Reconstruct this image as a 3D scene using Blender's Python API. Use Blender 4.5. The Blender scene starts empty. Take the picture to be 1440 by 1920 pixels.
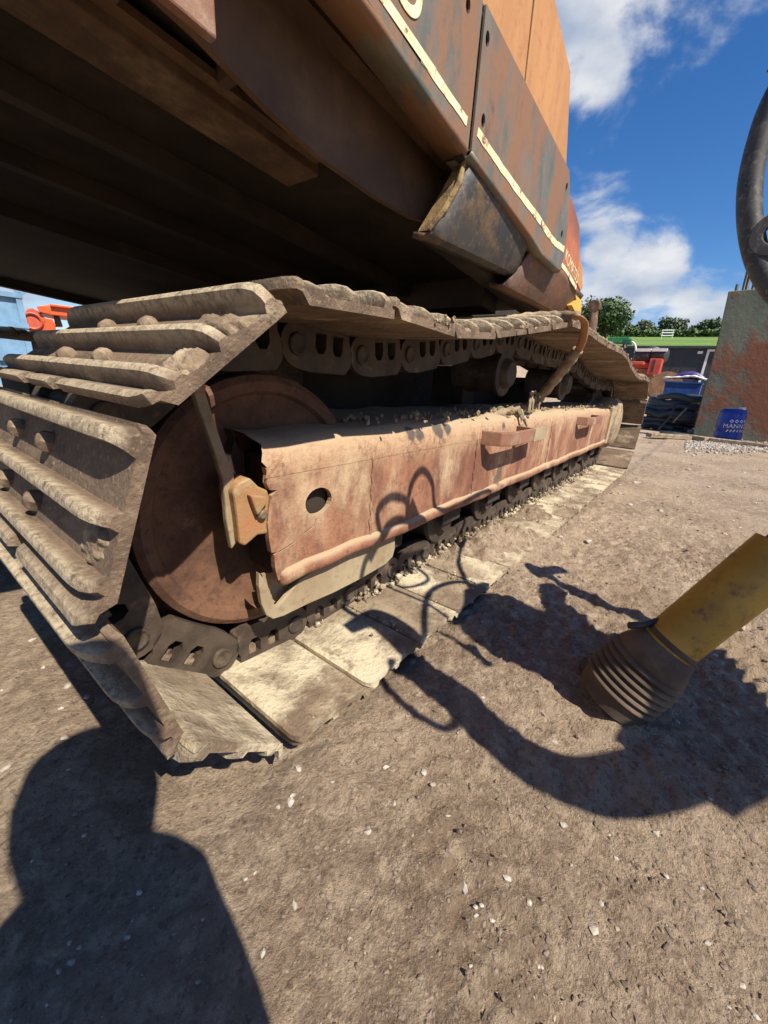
import bpy, bmesh, math, random
import numpy as np
from mathutils import Vector, Matrix
from mathutils.geometry import tessellate_polygon
random.seed(7); np.random.seed(7)
R = math.radians
SC = bpy.context.scene
COL = SC.collection

# ------------------------------------------------------------------ camera
CAM = Vector((0, 0, 0.65)); FPX = 751.0            # focal length in photo pixels (photo 1440 x 1920)
_v1 = Vector((620, -216, FPX)).normalized()         # vanishing point along the track
_v2 = Vector((-1018, -315, FPX)); _v2 = (_v2 - _v1 * _v1.dot(_v2)).normalized()   # across the track
_v3 = _v1.cross(_v2)
RIGHT = Vector((_v1.x, _v2.x, _v3.x)); DOWN = Vector((_v1.y, _v2.y, _v3.y)); FWD = Vector((_v1.z, _v2.z, _v3.z))
cd = bpy.data.cameras.new('camera'); cam = bpy.data.objects.new('camera', cd); COL.objects.link(cam)
cd.sensor_fit = 'HORIZONTAL'; cd.sensor_width = 36.0; cd.lens = FPX / 1440 * 36
cd.clip_start = 0.02; cd.clip_end = 3000
m3 = Matrix((RIGHT, -DOWN, -FWD)).transposed()
cam.matrix_world = Matrix.Translation(CAM) @ m3.to_4x4()
SC.camera = cam

# ------------------------------------------------------------------ light
SUND = Vector((0.149, 0.610, -0.779)).normalized()  # direction the sunlight travels
sl = bpy.data.lights.new('sun', 'SUN'); sun = bpy.data.objects.new('sun', sl); COL.objects.link(sun)
sl.energy = 5.0; sl.angle = R(0.53); sl.color = (1.0, 0.92, 0.77)
sun.rotation_euler = SUND.to_track_quat('-Z', 'Y').to_euler(); sun.location = (-2, -8, 10)
SUN_EL = math.asin(-SUND.z); SUN_AZ = math.atan2(-SUND.x, -SUND.y)   # azimuth clockwise from +Y

def world():
    w = bpy.data.worlds.new('World'); SC.world = w; w.use_nodes = True
    nt = w.node_tree; N = nt.nodes; L = nt.links
    bg = N['Background']; bg.inputs['Strength'].default_value = 0.058
    sky = N.new('ShaderNodeTexSky'); sky.sky_type = 'NISHITA'; sky.sun_disc = False
    sky.sun_elevation = SUN_EL; sky.sun_rotation = SUN_AZ
    sky.altitude = 100; sky.air_density = 1.0; sky.dust_density = 0.3; sky.ozone_density = 5.0
    hs = N.new('ShaderNodeHueSaturation'); hs.inputs['Hue'].default_value = .506; hs.inputs['Saturation'].default_value = 1.25; hs.inputs['Value'].default_value = 1.45
    L.new(sky.outputs[0], hs.inputs['Color'])
    tc = N.new('ShaderNodeTexCoord')
    def mth(op, a, b=None, c=None, clamp=False):
        n = N.new('ShaderNodeMath'); n.operation = op; n.use_clamp = clamp
        for i, v in enumerate((a, b, c)):
            if v is None: continue
            if isinstance(v, (int, float)): n.inputs[i].default_value = v
            else: L.new(v, n.inputs[i])
        return n.outputs[0]
    no = N.new('ShaderNodeTexNoise'); no.inputs['Scale'].default_value = 4.6; no.inputs['Detail'].default_value = 9
    no.inputs['Roughness'].default_value = 0.56; no.inputs['Distortion'].default_value = 0.25
    mp = N.new('ShaderNodeMapping'); mp.inputs['Location'].default_value = (3.1, 1.7, 0.4); mp.inputs['Scale'].default_value = (1, 1, 1.9)
    L.new(tc.outputs['Generated'], mp.inputs[0]); L.new(mp.outputs[0], no.inputs['Vector'])
    # cloud cells: a loose ring of cumulus round the horizon and a few higher banks
    def sd(u, v): d = RIGHT * (u - 720) + DOWN * (v - 960) + FWD * FPX; return tuple(d.normalized())
    cells = [(sd(1080, 40), .22, .30), (sd(1130, 130), .21, .30), (sd(1090, 230), .16, .26), (sd(1230, 20), .18, .23), (sd(1020, -160), .3, .3), (sd(1200, -250), .3, .25),
             (sd(1120, 470), .10, .34), (sd(1110, 560), .15, .36), (sd(1200, 545), .14, .36), (sd(1290, 585), .13, .34), (sd(1380, 590), .15, .36), (sd(1440, 580), .12, .26), (sd(1270, 510), .06, .14),
             (sd(1410, 480), .08, .15), (sd(1395, 400), .05, .06), (sd(1500, 560), .16, .25), (sd(0, 560), .25, .28), (sd(130, 570), .25, .28), (sd(260, 560), .25, .26), (sd(500, 600), .25, .25), (sd(800, 620), .25, .25),
             ((-0.6, 0.7, 0.35), .35, .25), ((-.8, -.3, .3), .4, .25), ((0.3, -0.9, 0.35), .35, .25), ((-0.2, 0.3, 0.9), .3, .25), ((.7, -.65, .2), .3, .25), ((-.3, -.9, .12), .4, .25), ((-1, .3, .1), .4, .25)]
    acc = None
    for c, r, amp in cells:
        v = Vector(c).normalized()
        d = N.new('ShaderNodeVectorMath'); d.operation = 'DISTANCE'
        L.new(tc.outputs['Generated'], d.inputs[0]); d.inputs[1].default_value = v
        g = mth('SUBTRACT', 1.0, mth('DIVIDE', d.outputs['Value'], r), clamp=True)
        g = mth('MULTIPLY', mth('POWER', g, 0.8), amp * 1.15)
        acc = g if acc is None else mth('MAXIMUM', acc, g)
    m = mth('ADD', no.outputs['Fac'], acc)
    mr = N.new('ShaderNodeMapRange'); mr.interpolation_type = 'SMOOTHERSTEP'
    mr.inputs['From Min'].default_value = 0.63; mr.inputs['From Max'].default_value = 0.84
    L.new(m, mr.inputs['Value'])
    n2 = N.new('ShaderNodeTexNoise'); n2.inputs['Scale'].default_value = 7.0; n2.inputs['Detail'].default_value = 6
    L.new(mp.outputs[0], n2.inputs['Vector'])
    cr = N.new('ShaderNodeMix'); cr.data_type = 'RGBA'
    cr.inputs['A'].default_value = (4.6, 5.4, 6.9, 1); cr.inputs['B'].default_value = (9.2, 9.3, 9.4, 1)
    mr2 = N.new('ShaderNodeMapRange'); mr2.inputs['From Min'].default_value = .38; mr2.inputs['From Max'].default_value = .66
    L.new(n2.outputs['Fac'], mr2.inputs['Value']); L.new(mr2.outputs[0], cr.inputs['Factor'])
    mx = N.new('ShaderNodeMix'); mx.data_type = 'RGBA'
    L.new(mth('MULTIPLY', mr.outputs[0], 0.93), mx.inputs['Factor']); L.new(hs.outputs[0], mx.inputs['A']); L.new(cr.outputs['Result'], mx.inputs['B'])
    L.new(mx.outputs['Result'], bg.inputs['Color'])
world()
SC.view_settings.view_transform = 'Standard'; SC.view_settings.look = 'None'
SC.view_settings.exposure = 0.70; SC.view_settings.gamma = 1.0; SC.view_settings.use_curve_mapping = False
SC.cycles.max_bounces = 6; SC.cycles.diffuse_bounces = 3; SC.cycles.glossy_bounces = 2; SC.cycles.caustics_reflective = False

# ------------------------------------------------------------------ measuring helpers (photo measurements -> places)
def ray(u, v): return RIGHT * (u - 720) + DOWN * (v - 960) + FWD * FPX
def onY(u, v, y): d = ray(u, v); return CAM + d * (y / d.y)
def onX(u, v, x): d = ray(u, v); return CAM + d * (x / d.x)
def onZ(u, v, z=0.0): d = ray(u, v); return CAM + d * ((z - CAM.z) / d.z)
def atD(u, v, depth): return CAM + ray(u, v) * (depth / FPX)
def atR(u, v, r): d = ray(u, v); return CAM + d * (r / math.hypot(d.x, d.y))

# ------------------------------------------------------------------ numeric noise
def _h(ix, iy, seed):
    n = (ix * 374761393 + iy * 668265263 + seed * 1442695041) & 0xffffffff
    n = ((n ^ (n >> 13)) * 1274126177) & 0xffffffff
    return ((n ^ (n >> 16)) & 0xffff) / 65535.0
def vnoise(x, y, seed=0):
    x = np.asarray(x, float); y = np.asarray(y, float)
    ix = np.floor(x).astype(np.int64); iy = np.floor(y).astype(np.int64); fx = x - ix; fy = y - iy
    fx = fx * fx * (3 - 2 * fx); fy = fy * fy * (3 - 2 * fy)
    a = _h(ix, iy, seed); b = _h(ix + 1, iy, seed); c = _h(ix, iy + 1, seed); d = _h(ix + 1, iy + 1, seed)
    return (a + (b - a) * fx) * (1 - fy) + (c + (d - c) * fx) * fy
def fbm(x, y, oct=4, seed=0):
    s = 0; a = .5
    for k in range(oct): s = s + a * (vnoise(x * 2 ** k, y * 2 ** k, seed + k) - .5); a *= .55
    return s

# ------------------------------------------------------------------ object helpers
def finish(name, me, mat, parent=None, smooth=False, M=None):
    o = bpy.data.objects.new(name, me); COL.objects.link(o)
    if mat is not None and not me.materials: me.materials.append(mat)
    if smooth:
        for p in me.polygons: p.use_smooth = True
    if M is not None: o.matrix_world = M
    if parent is not None:
        o.parent = parent; o.matrix_parent_inverse = WM[parent.name].inverted()
    WM[o.name] = (M.copy() if M is not None else Matrix.Identity(4))
    return o
WM = {}
def mesh(name, vs, fs, mat, parent=None, smooth=False, M=None):
    me = bpy.data.meshes.new(name); me.from_pydata([tuple(v) for v in vs], [], [tuple(f) for f in fs]); me.update()
    return finish(name, me, mat, parent, smooth, M)
def tag(o, label, cat, group=None):
    o['label'] = label; o['category'] = cat
    if group: o['group'] = group
    return o
def struct(o): o['kind'] = 'structure'; return o
def empty(name, loc, label, cat, group=None):
    o = bpy.data.objects.new(name, None); COL.objects.link(o); o.location = loc; o.empty_display_size = .2
    WM[o.name] = Matrix.Translation(loc); tag(o, label, cat, group); return o
def bev(o, w, seg=2, ang=35):
    b = o.modifiers.new('bevel', 'BEVEL'); b.width = w; b.segments = seg; b.limit_method = 'ANGLE'; b.angle_limit = R(ang); return o
def shade(o, ang=40):
    for p in o.data.polygons: p.use_smooth = True
    try: o.data.set_sharp_from_angle(angle=R(ang))
    except Exception: pass
    return o

class G:
    """collects shapes into one mesh"""
    def __init__(s): s.v = []; s.f = []
    def add(s, vs, fs):
        n = len(s.v); s.v += [tuple(v) for v in vs]; s.f += [tuple(i + n for i in f) for f in fs]; return s
    def box(s, x0, x1, y0, y1, z0, z1, M=None):
        vs = [Vector((x, y, z)) for z in (z0, z1) for y in (y0, y1) for x in (x0, x1)]
        if M is not None: vs = [M @ v for v in vs]
        return s.add(vs, [(0, 2, 3, 1), (4, 5, 7, 6), (0, 1, 5, 4), (2, 6, 7, 3), (0, 4, 6, 2), (1, 3, 7, 5)])
    def hexa(s, a, b):  # two quads -> solid
        return s.add(list(a) + list(b), [(3, 2, 1, 0), (4, 5, 6, 7), (0, 1, 5, 4), (1, 2, 6, 5), (2, 3, 7, 6), (3, 0, 4, 7)])
    def prism(s, outer, z0, z1, M=None, holes=()):
        """polygon in local xy extruded along local z, with holes"""
        loops = [list(outer)] + [list(h) for h in holes]
        flat = [p for l in loops for p in l]
        tris = tessellate_polygon([[Vector((p[0], p[1], 0)) for p in l] for l in loops])
        n = len(flat); vs = [Vector((p[0], p[1], z0)) for p in flat] + [Vector((p[0], p[1], z1)) for p in flat]
        if M is not None: vs = [M @ v for v in vs]
        fs = []
        for t in tris:
            a, b, c = t
            ar = (flat[b][0] - flat[a][0]) * (flat[c][1] - flat[a][1]) - (flat[b][1] - flat[a][1]) * (flat[c][0] - flat[a][0])
            if ar < 0: b, c = c, b
            fs.append((c, b, a)); fs.append((a + n, b + n, c + n))
        k = 0
        for l in loops:
            area = sum(l[i][0] * l[(i + 1) % len(l)][1] - l[(i + 1) % len(l)][0] * l[i][1] for i in range(len(l)))
            for i in range(len(l)):
                a = k + i; b = k + (i + 1) % len(l)
                if l is not loops[0]: area2 = -area
                else: area2 = area
                fs.append((a, b, b + n, a + n) if area2 > 0 else (b, a, a + n, b + n))
            k += len(l)
        return s.add(vs, fs)
    def lathe(s, prof, axis_o, axis_d, seg=32, a0=0, a1=2 * math.pi):
        d = Vector(axis_d).normalized(); t = Vector((0, 0, 1)) if abs(d.z) < .9 else Vector((1, 0, 0))
        e1 = d.cross(t).normalized(); e2 = d.cross(e1); o = Vector(axis_o); vs = []; fs = []
        full = abs(a1 - a0 - 2 * math.pi) < 1e-6; ns = seg if full else seg + 1
        for k in range(ns):
            a = a0 + (a1 - a0) * k / seg
            for r, h in prof: vs.append(o + d * h + (e1 * math.cos(a) + e2 * math.sin(a)) * r)
        m = len(prof)
        for k in range(seg):
            k2 = (k + 1) % ns
            for i in range(m - 1): fs.append((k * m + i, k2 * m + i, k2 * m + i + 1, k * m + i + 1))
        return s.add(vs, fs)
    def tube(s, pts, rad, seg=10, caps=True, flat=1.0):
        pts = [Vector(p) for p in pts]; n = len(pts)
        if not hasattr(rad, '__len__'): rad = [rad] * n
        vs = []; fs = []; pu = None
        for i, p in enumerate(pts):
            t = (pts[min(i + 1, n - 1)] - pts[max(i - 1, 0)]).normalized()
            if pu is None: pu = t.cross(Vector((0, 0, 1)) if abs(t.z) < .9 else Vector((1, 0, 0))).normalized()
            u = (pu - t * pu.dot(t)).normalized(); w = t.cross(u); pu = u
            for k in range(seg):
                a = 2 * math.pi * k / seg; vs.append(p + (u * math.cos(a) + w * math.sin(a) * flat) * rad[i])
        for i in range(n - 1):
            for k in range(seg):
                k2 = (k + 1) % seg; fs.append((i * seg + k, i * seg + k2, (i + 1) * seg + k2, (i + 1) * seg + k))
        if caps: fs.append(tuple(range(seg))[::-1]); fs.append(tuple((n - 1) * seg + k for k in range(seg)))
        return s.add(vs, fs)
    def build(s, name, mat, parent=None, smooth=False, M=None): return mesh(name, s.v, s.f, mat, parent, smooth, M)

def catmull(P, n=8):
    P = [Vector(p) for p in P]; out = []
    for i in range(len(P) - 1):
        a = P[max(i - 1, 0)]; b = P[i]; c = P[i + 1]; d = P[min(i + 2, len(P) - 1)]
        for k in range(n):
            t = k / n
            out.append(.5 * ((2 * b) + (c - a) * t + (2 * a - 5 * b + 4 * c - d) * t * t + (3 * b - a - 3 * c + d) * t ** 3))
    out.append(P[-1]); return out
def circ(cx, cy, r, n=20, a0=0): return [(cx + r * math.cos(a0 + 2 * math.pi * k / n), cy + r * math.sin(a0 + 2 * math.pi * k / n)) for k in range(n)]
def frame(o, x, y):
    x = Vector(x).normalized(); z = x.cross(Vector(y)).normalized(); y = z.cross(x)
    M = Matrix((x, y, z)).transposed().to_4x4(); M.translation = Vector(o); return M
# outlines drawn in the side view (x, z) and given thickness along Y: local (x, z, depth) with depth running towards -Y
MXZ = Matrix(((1, 0, 0, 0), (0, 0, -1, 0), (0, 1, 0, 0), (0, 0, 0, 1)))
def side(outer, y_out, y_in, name, mat, parent=None, holes=(), bevel=0, smooth=False):
    o = G().prism(outer, -y_in, -y_out, MXZ, holes).build(name, mat, parent, smooth)
    if bevel: bev(o, bevel)
    return o
def text_mesh(body, size, ex=.001, align='LEFT', spacing=1.0):
    c = bpy.data.curves.new('t', 'FONT'); c.body = body; c.size = size; c.extrude = ex; c.align_x = align; c.space_character = spacing
    o = bpy.data.objects.new('t', c); COL.objects.link(o)
    me = bpy.data.meshes.new_from_object(o.evaluated_get(bpy.context.evaluated_depsgraph_get()))
    bpy.data.objects.remove(o); bpy.data.curves.remove(c); return me

# ------------------------------------------------------------------ materials
def mat_worn(name, a, b, c=None, scale=6.0, cover=.5, soft=.12, d=None, dscale=40, damt=.35, rough=.8, bump=.35, bscale=60,
             stretch=(1, 1, 1), metal=0.0, bdist=.004, rnd=True, spots=(), rlo=None, dust=None, dlo=.2, dhi=.75, damount=.9, top=None, tlo=.055, thi=.072, e=None):
    """a/b: two tones of the surface itself, c: patches lying on it, d: fine speckle"""
    AL = .86; tint = lambda q: None if q is None else tuple(x_ * AL for x_ in q)
    a, b, c, d, dust, top = map(tint, (a, b, c, d, dust, top))
    m = bpy.data.materials.new(name); m.use_nodes = True; nt = m.node_tree; N = nt.nodes; L = nt.links
    bs = N['Principled BSDF']; bs.inputs['Roughness'].default_value = rough; bs.inputs['Metallic'].default_value = metal
    tc = N.new('ShaderNodeTexCoord'); vec = tc.outputs['Object']
    if rnd:
        oi = N.new('ShaderNodeObjectInfo'); mu = N.new('ShaderNodeMath'); mu.operation = 'MULTIPLY'; mu.inputs[1].default_value = 37.0
        L.new(oi.outputs['Random'], mu.inputs[0]); ad = N.new('ShaderNodeVectorMath'); ad.operation = 'ADD'
        L.new(vec, ad.inputs[0]); L.new(mu.outputs[0], ad.inputs[1]); vec = ad.outputs[0]
    mp = N.new('ShaderNodeMapping'); mp.inputs['Scale'].default_value = stretch; L.new(vec, mp.inputs[0]); svec = mp.outputs[0]
    def noise(sc, det, v, ro=.6):
        n = N.new('ShaderNodeTexNoise'); n.inputs['Scale'].default_value = sc; n.inputs['Detail'].default_value = det; n.inputs['Roughness'].default_value = ro
        L.new(v, n.inputs['Vector']); return n.outputs['Fac']
    def ramp(f, lo, hi):
        r = N.new('ShaderNodeMapRange'); r.interpolation_type = 'SMOOTHSTEP'; r.inputs['From Min'].default_value = lo; r.inputs['From Max'].default_value = hi
        L.new(f, r.inputs['Value']); return r.outputs[0]
    def mix(f, A, B):
        x = N.new('ShaderNodeMix'); x.data_type = 'RGBA'
        for s, v in (('A', A), ('B', B)):
            if isinstance(v, tuple): x.inputs[s].default_value = (*v, 1)
            else: L.new(v, x.inputs[s])
        if isinstance(f, float): x.inputs['Factor'].default_value = f
        else: L.new(f, x.inputs['Factor'])
        return x.outputs['Result']
    col = mix(ramp(noise(scale, 6, svec), .36, .64), a, b)
    pm = None
    if d is not None:
        f = ramp(noise(dscale, 5, vec, .7), .5, .72); mm = N.new('ShaderNodeMath'); mm.operation = 'MULTIPLY'; mm.inputs[1].default_value = damt; L.new(f, mm.inputs[0])
        col = mix(mm.outputs[0], col, d)
    if c is not None:
        pm = ramp(noise(scale * .8, 9, svec, .66), 1 - cover - soft, 1 - cover + soft); col = mix(pm, col, c)
    if e is not None:
        for (ec, es, ecov, esoft, eamt) in e:
            f = ramp(noise(es, 10, svec, .72), 1 - ecov - esoft, 1 - ecov + esoft); mm = N.new('ShaderNodeMath'); mm.operation = 'MULTIPLY'; mm.inputs[1].default_value = eamt; L.new(f, mm.inputs[0]); col = mix(mm.outputs[0], col, ec)
    if top is not None:
        sx = N.new('ShaderNodeSeparateXYZ'); L.new(tc.outputs['Object'], sx.inputs[0]); t1_ = ramp(sx.outputs['Z'], tlo, thi); t2_ = ramp(noise(70, 10, vec, .8), .34, .60)
        mm = N.new('ShaderNodeMath'); mm.operation = 'MULTIPLY'; L.new(t1_, mm.inputs[0]); L.new(t2_, mm.inputs[1]); col = mix(mm.outputs[0], col, top)
    if dust is not None:
        ge = N.new('ShaderNodeNewGeometry'); sx = N.new('ShaderNodeSeparateXYZ'); L.new(ge.outputs['Normal'], sx.inputs[0])
        ad2 = N.new('ShaderNodeMath'); ad2.operation = 'MULTIPLY_ADD'; L.new(noise(18, 7, vec, .7), ad2.inputs[0]); ad2.inputs[1].default_value = .8; L.new(sx.outputs['Z'], ad2.inputs[2])
        dm = ramp(ad2.outputs[0], dlo + .4, dhi + .4); mm = N.new('ShaderNodeMath'); mm.operation = 'MULTIPLY'; mm.inputs[1].default_value = damount; L.new(dm, mm.inputs[0]); col = mix(mm.outputs[0], col, dust)
    for (p, r, cc) in spots:
        ds = N.new('ShaderNodeVectorMath'); ds.operation = 'DISTANCE'; L.new(tc.outputs['Object'], ds.inputs[0]); ds.inputs[1].default_value = p
        nn = noise(30, 5, tc.outputs['Object']); s1 = N.new('ShaderNodeMath'); s1.operation = 'MULTIPLY_ADD'; L.new(nn, s1.inputs[0]); s1.inputs[1].default_value = r * 1.6; L.new(ds.outputs['Value'], s1.inputs[2])
        rr = N.new('ShaderNodeMapRange'); rr.inputs['From Min'].default_value = r * 1.5; rr.inputs['From Max'].default_value = r * 1.9; rr.inputs['To Min'].default_value = .85; rr.inputs['To Max'].default_value = 0
        L.new(s1.outputs[0], rr.inputs['Value']); col = mix(rr.outputs[0], col, cc)
    L.new(col, bs.inputs['Base Color'])
    h = noise(bscale, 8, vec, .65)
    if pm is not None:
        ma = N.new('ShaderNodeMath'); ma.operation = 'MULTIPLY_ADD'; L.new(pm, ma.inputs[0]); ma.inputs[1].default_value = .7; L.new(h, ma.inputs[2]); h = ma.outputs[0]
        if rlo is not None:
            r2 = N.new('ShaderNodeMapRange'); r2.inputs['To Min'].default_value = rlo; r2.inputs['To Max'].default_value = rough; L.new(pm, r2.inputs['Value']); L.new(r2.outputs[0], bs.inputs['Roughness'])
    bp = N.new('ShaderNodeBump'); bp.inputs['Strength'].default_value = bump; bp.inputs['Distance'].default_value = bdist
    L.new(h, bp.inputs['Height']); L.new(bp.outputs[0], bs.inputs['Normal'])
    return m
def mat_plain(name, c, rough=.6, metal=0.0, var=.25, scale=12, bump=.1):
    return mat_worn(name, tuple(x * (1 - var) for x in c), tuple(min(1, x * (1 + var)) for x in c), rough=rough, metal=metal, scale=scale, bump=bump, rnd=False)

MUD = (.36, .285, .20); MUDP = (.50, .42, .30); RUSTD = (.085, .048, .03); RUST = (.17, .085, .05)
M = {}
M['shoe'] = mat_worn('worn shoe steel', (.12, .078, .052), (.215, .145, .097), (.42, .325, .215), scale=14, cover=.38, soft=.09, e=(((.055, .036, .025), 24, .40, .07, .7),), d=(.34, .25, .165), dscale=120, damt=.8, rough=.8, bump=.9, bscale=140, bdist=.004, stretch=(1, .45, 1), top=(.56, .46, .32))
M['shoe_dry'] = mat_worn('dry clay on shoe', (.19, .13, .088), (.36, .275, .185), (.64, .545, .385), scale=6.5, cover=.48, soft=.09, e=(((.14, .092, .06), 16, .40, .07, .75), ((.76, .68, .51), 40, .33, .04, .6)), d=(.12, .08, .055), dscale=40, damt=.9, rough=.9, bump=1.0, bscale=90, bdist=.006)
M['link'] = mat_worn('chain steel', (.04, .027, .02), (.085, .06, .043), (.25, .185, .12), scale=16, cover=.34, d=(.06, .04, .03), dscale=90, rough=.7, bump=.5)
M['bolt'] = mat_worn('bolt steel', (.13, .085, .06), (.24, .17, .115), (.40, .31, .2), scale=30, cover=.4, rough=.7)
M['idler'] = mat_worn('idler rust', (.08, .034, .02), (.185, .09, .05), (.42, .31, .185), scale=8, cover=.35, soft=.08, e=(((.07, .032, .02), 18, .40, .08, .7), ((.50, .38, .24), 34, .30, .03, .7)), d=(.06, .03, .02), dscale=60, damt=.9, rough=.8, bump=.6, bscale=90)
M['frame'] = mat_worn('rusted frame plate', (.21, .084, .050), (.37, .175, .102), (.56, .40, .25), scale=5.5, cover=.38, soft=.12, e=(((.13, .052, .034), 13, .42, .10, .75), ((.62, .47, .31), 30, .33, .04, .6)), d=(.17, .075, .048), dscale=75, damt=.9, rough=.85, bump=.6, bscale=120, stretch=(1.5, 1.5, .8), rnd=False, dust=(.44, .325, .21), dlo=.1, dhi=.85, top=(.50, .335, .21), tlo=.42, thi=.50,
                      spots=[((.86, .59, .515), .022, (.04, .035, .04)), ((.90, .585, .51), .02, (.045, .04, .04)), ((1.0, .59, .52), .03, (.045, .04, .04)), ((1.05, .59, .52), .025, (.04, .035, .04)), ((1.45, .59, .50), .02, (.05, .045, .045)), ((1.47, .58, .33), .03, (.10, .075, .06)), ((1.46, .58, .30), .03, (.12, .08, .06))])
M['frame_top'] = M['frame']
M['flange'] = mat_worn('flange', (.22, .10, .065), (.30, .15, .095), (.46, .35, .25), scale=9, cover=.40, rough=.7, bump=.4, d=(.14, .06, .04))
M['guard'] = mat_worn('pale guard plate', (.33, .25, .155), (.42, .34, .22), (.25, .13, .07), scale=5, cover=.36, soft=.12, d=(.22, .13, .07), dscale=45, damt=.6, rough=.8, bump=.3)
M['yoke'] = mat_worn('yoke', (.36, .22, .10), (.42, .17, .08), (.45, .36, .2), scale=16, cover=.4, rough=.75, bump=.5, d=(.16, .075, .045))
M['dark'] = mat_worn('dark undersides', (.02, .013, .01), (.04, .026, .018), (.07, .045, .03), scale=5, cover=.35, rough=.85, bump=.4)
M['deck'] = mat_worn('brown deck plate', (.085, .047, .028), (.15, .082, .046), (.19, .12, .065), scale=6, cover=.36, rough=.8, bump=.3, d=(.06, .035, .025))
M['beam'] = mat_worn('rusty beam', (.075, .04, .023), (.13, .072, .04), (.23, .165, .10), scale=9, cover=.4, rough=.85, bump=.5)
M['panel'] = mat_worn('faded blue grey paint', (.105, .118, .10), (.20, .175, .135), (.25, .13, .07), scale=5.5, cover=.50, soft=.06, e=(((.075, .05, .038), 12, .36, .06, .7), ((.30, .27, .23), 45, .30, .03, .5)), d=(.30, .165, .095), dscale=34, damt=.7, rough=.62, bump=.2, bscale=60, rlo=.45, stretch=(1.5, 1.5, .6))
M['orange'] = mat_worn('faded orange paint', e=(((.20, .075, .04), 30, .31, .03, .8),), a=(.46, .225, .085), b=(.54, .27, .108), c=(.22, .085, .045), scale=7, cover=.30, soft=.05, d=(.36, .14, .06), dscale=38, damt=.6, rough=.6, bump=.12, stretch=(2.2, 2.2, .45))
M['redpanel'] = mat_worn('rusty red paint', (.42, .11, .055), (.50, .17, .08), (.20, .10, .075), scale=4, cover=.48, soft=.12, rough=.6, bump=.15, d=(.25, .1, .06))
M['cream'] = mat_worn('cream paint', (.78, .68, .40), (.84, .77, .52), (.24, .12, .07), scale=34, cover=.40, soft=.04, rough=.6, bump=.1, d=(.6, .38, .16), dscale=60, damt=.5)
M['yellow'] = mat_worn('yellow paint', (.62, .38, .06), (.68, .45, .10), (.22, .12, .05), scale=8, cover=.33, rough=.6, bump=.15)
M['guardbox'] = mat_worn('worn black plate', (.032, .034, .038), (.065, .06, .056), (.18, .11, .055), scale=12, cover=.40, soft=.10, d=(.27, .16, .085), dscale=46, damt=.7, rough=.68, bump=.3, rlo=.55)
M['guardrust'] = mat_worn('rusty plate', (.13, .066, .04), (.22, .105, .06), (.085, .075, .07), scale=8, cover=.38, soft=.12, d=(.34, .19, .11), dscale=60, damt=.7, rough=.68, bump=.4)
M['torn'] = mat_worn('torn rusty edge', (.20, .125, .05), (.32, .21, .09), (.10, .06, .035), scale=30, cover=.42, rough=.85, bump=.8)
M['clod'] = mat_worn('dried mud', (.22, .155, .10), (.44, .34, .225), scale=20, rough=.95, bump=.9, bdist=.008)
M['leg'] = mat_worn('scuffed yellow tube paint', (.40, .235, .03), (.50, .31, .05), (.13, .08, .04), scale=12, cover=.34, soft=.05, e=(((.07, .05, .03), 26, .34, .04, .8), ((.60, .42, .12), 50, .30, .03, .5)), d=(.20, .13, .05), dscale=40, damt=.7, rough=.5, bump=.12)
M['rubber'] = mat_worn('dusty rubber', (.085, .058, .04), (.15, .105, .072), (.24, .17, .115), scale=9, cover=.42, rough=.85, bump=.3)
M['steel'] = mat_plain('dark steel', (.06, .055, .052), .45, .3)
M['hoseblack'] = mat_plain('black hose', (.03, .032, .036), .5, 0, .2, 8)
M['hosegrey'] = mat_worn('blue black hose', (.028, .034, .042), (.05, .058, .068), (.09, .09, .085), scale=6, cover=.3, rough=.55, bump=.15)
M['boom'] = mat_worn('scuffed boom paint', (.018, .018, .02), (.038, .036, .036), (.10, .085, .072), scale=3, cover=.36, soft=.12, d=(.20, .17, .14), dscale=14, damt=.6, rough=.6, bump=.3, bscale=14)
M['plate'] = mat_worn('green plate', (.10, .125, .10), (.15, .17, .135), (.20, .075, .04), scale=1.3, cover=.46, soft=.07, d=(.14, .085, .05), dscale=9, damt=.6, rough=.7, bump=.35, bscale=14, bdist=.02)
M['wood'] = mat_worn('old wood', (.26, .19, .12), (.40, .32, .22), (.18, .13, .09), scale=8, cover=.4, rough=.9, stretch=(.4, 3, 3))
M['letter'] = mat_plain('cream lettering', (.80, .66, .40), .6, 0, .08)
M['drum'] = mat_plain('blue plastic', (.012, .04, .32), .35, 0, .15)
M['white'] = mat_plain('white', (.78, .78, .76), .6, 0, .06)
M['bluebox'] = mat_plain('blue sheet', (.02, .075, .28), .5, 0, .2)
M['purple'] = mat_plain('purple plastic', (.08, .045, .22), .4, 0, .2)
M['reda'] = mat_worn('machine red', (.50, .055, .035), (.58, .09, .055), (.25, .06, .04), scale=3, cover=.3, rough=.5)
M['orangem'] = mat_plain('bright orange paint', (.72, .105, .025), .45, 0, .1)
M['orangeshade'] = mat_plain('salmon paint', (.55, .10, .05), .5, 0, .1)
M['bluecont'] = mat_plain('pale blue steel', (.16, .30, .46), .6, 0, .15, 3)
M['shed'] = mat_plain('dark cladding', (.030, .036, .046), .6, 0, .15, 2)
M['brown'] = mat_plain('reel timber', (.25, .135, .075), .8, 0, .25, 5)
M['grass'] = mat_worn('pasture', (.10, .19, .03), (.15, .26, .045), (.20, .26, .07), scale=.12, cover=.4, soft=.2, d=(.07, .14, .02), dscale=.8, damt=.6, rough=.9, bump=.6, bscale=3, bdist=.2, rnd=False)
def mat_leaf(name, a, b):
    m = mat_worn(name, a, b, scale=.9, rough=.6, bump=0, rnd=True)
    bs = m.node_tree.nodes['Principled BSDF']
    try: bs.inputs['Transmission Weight'].default_value = 0.0; bs.inputs['Subsurface Weight'].default_value = 0
    except Exception: pass
    return m
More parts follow.
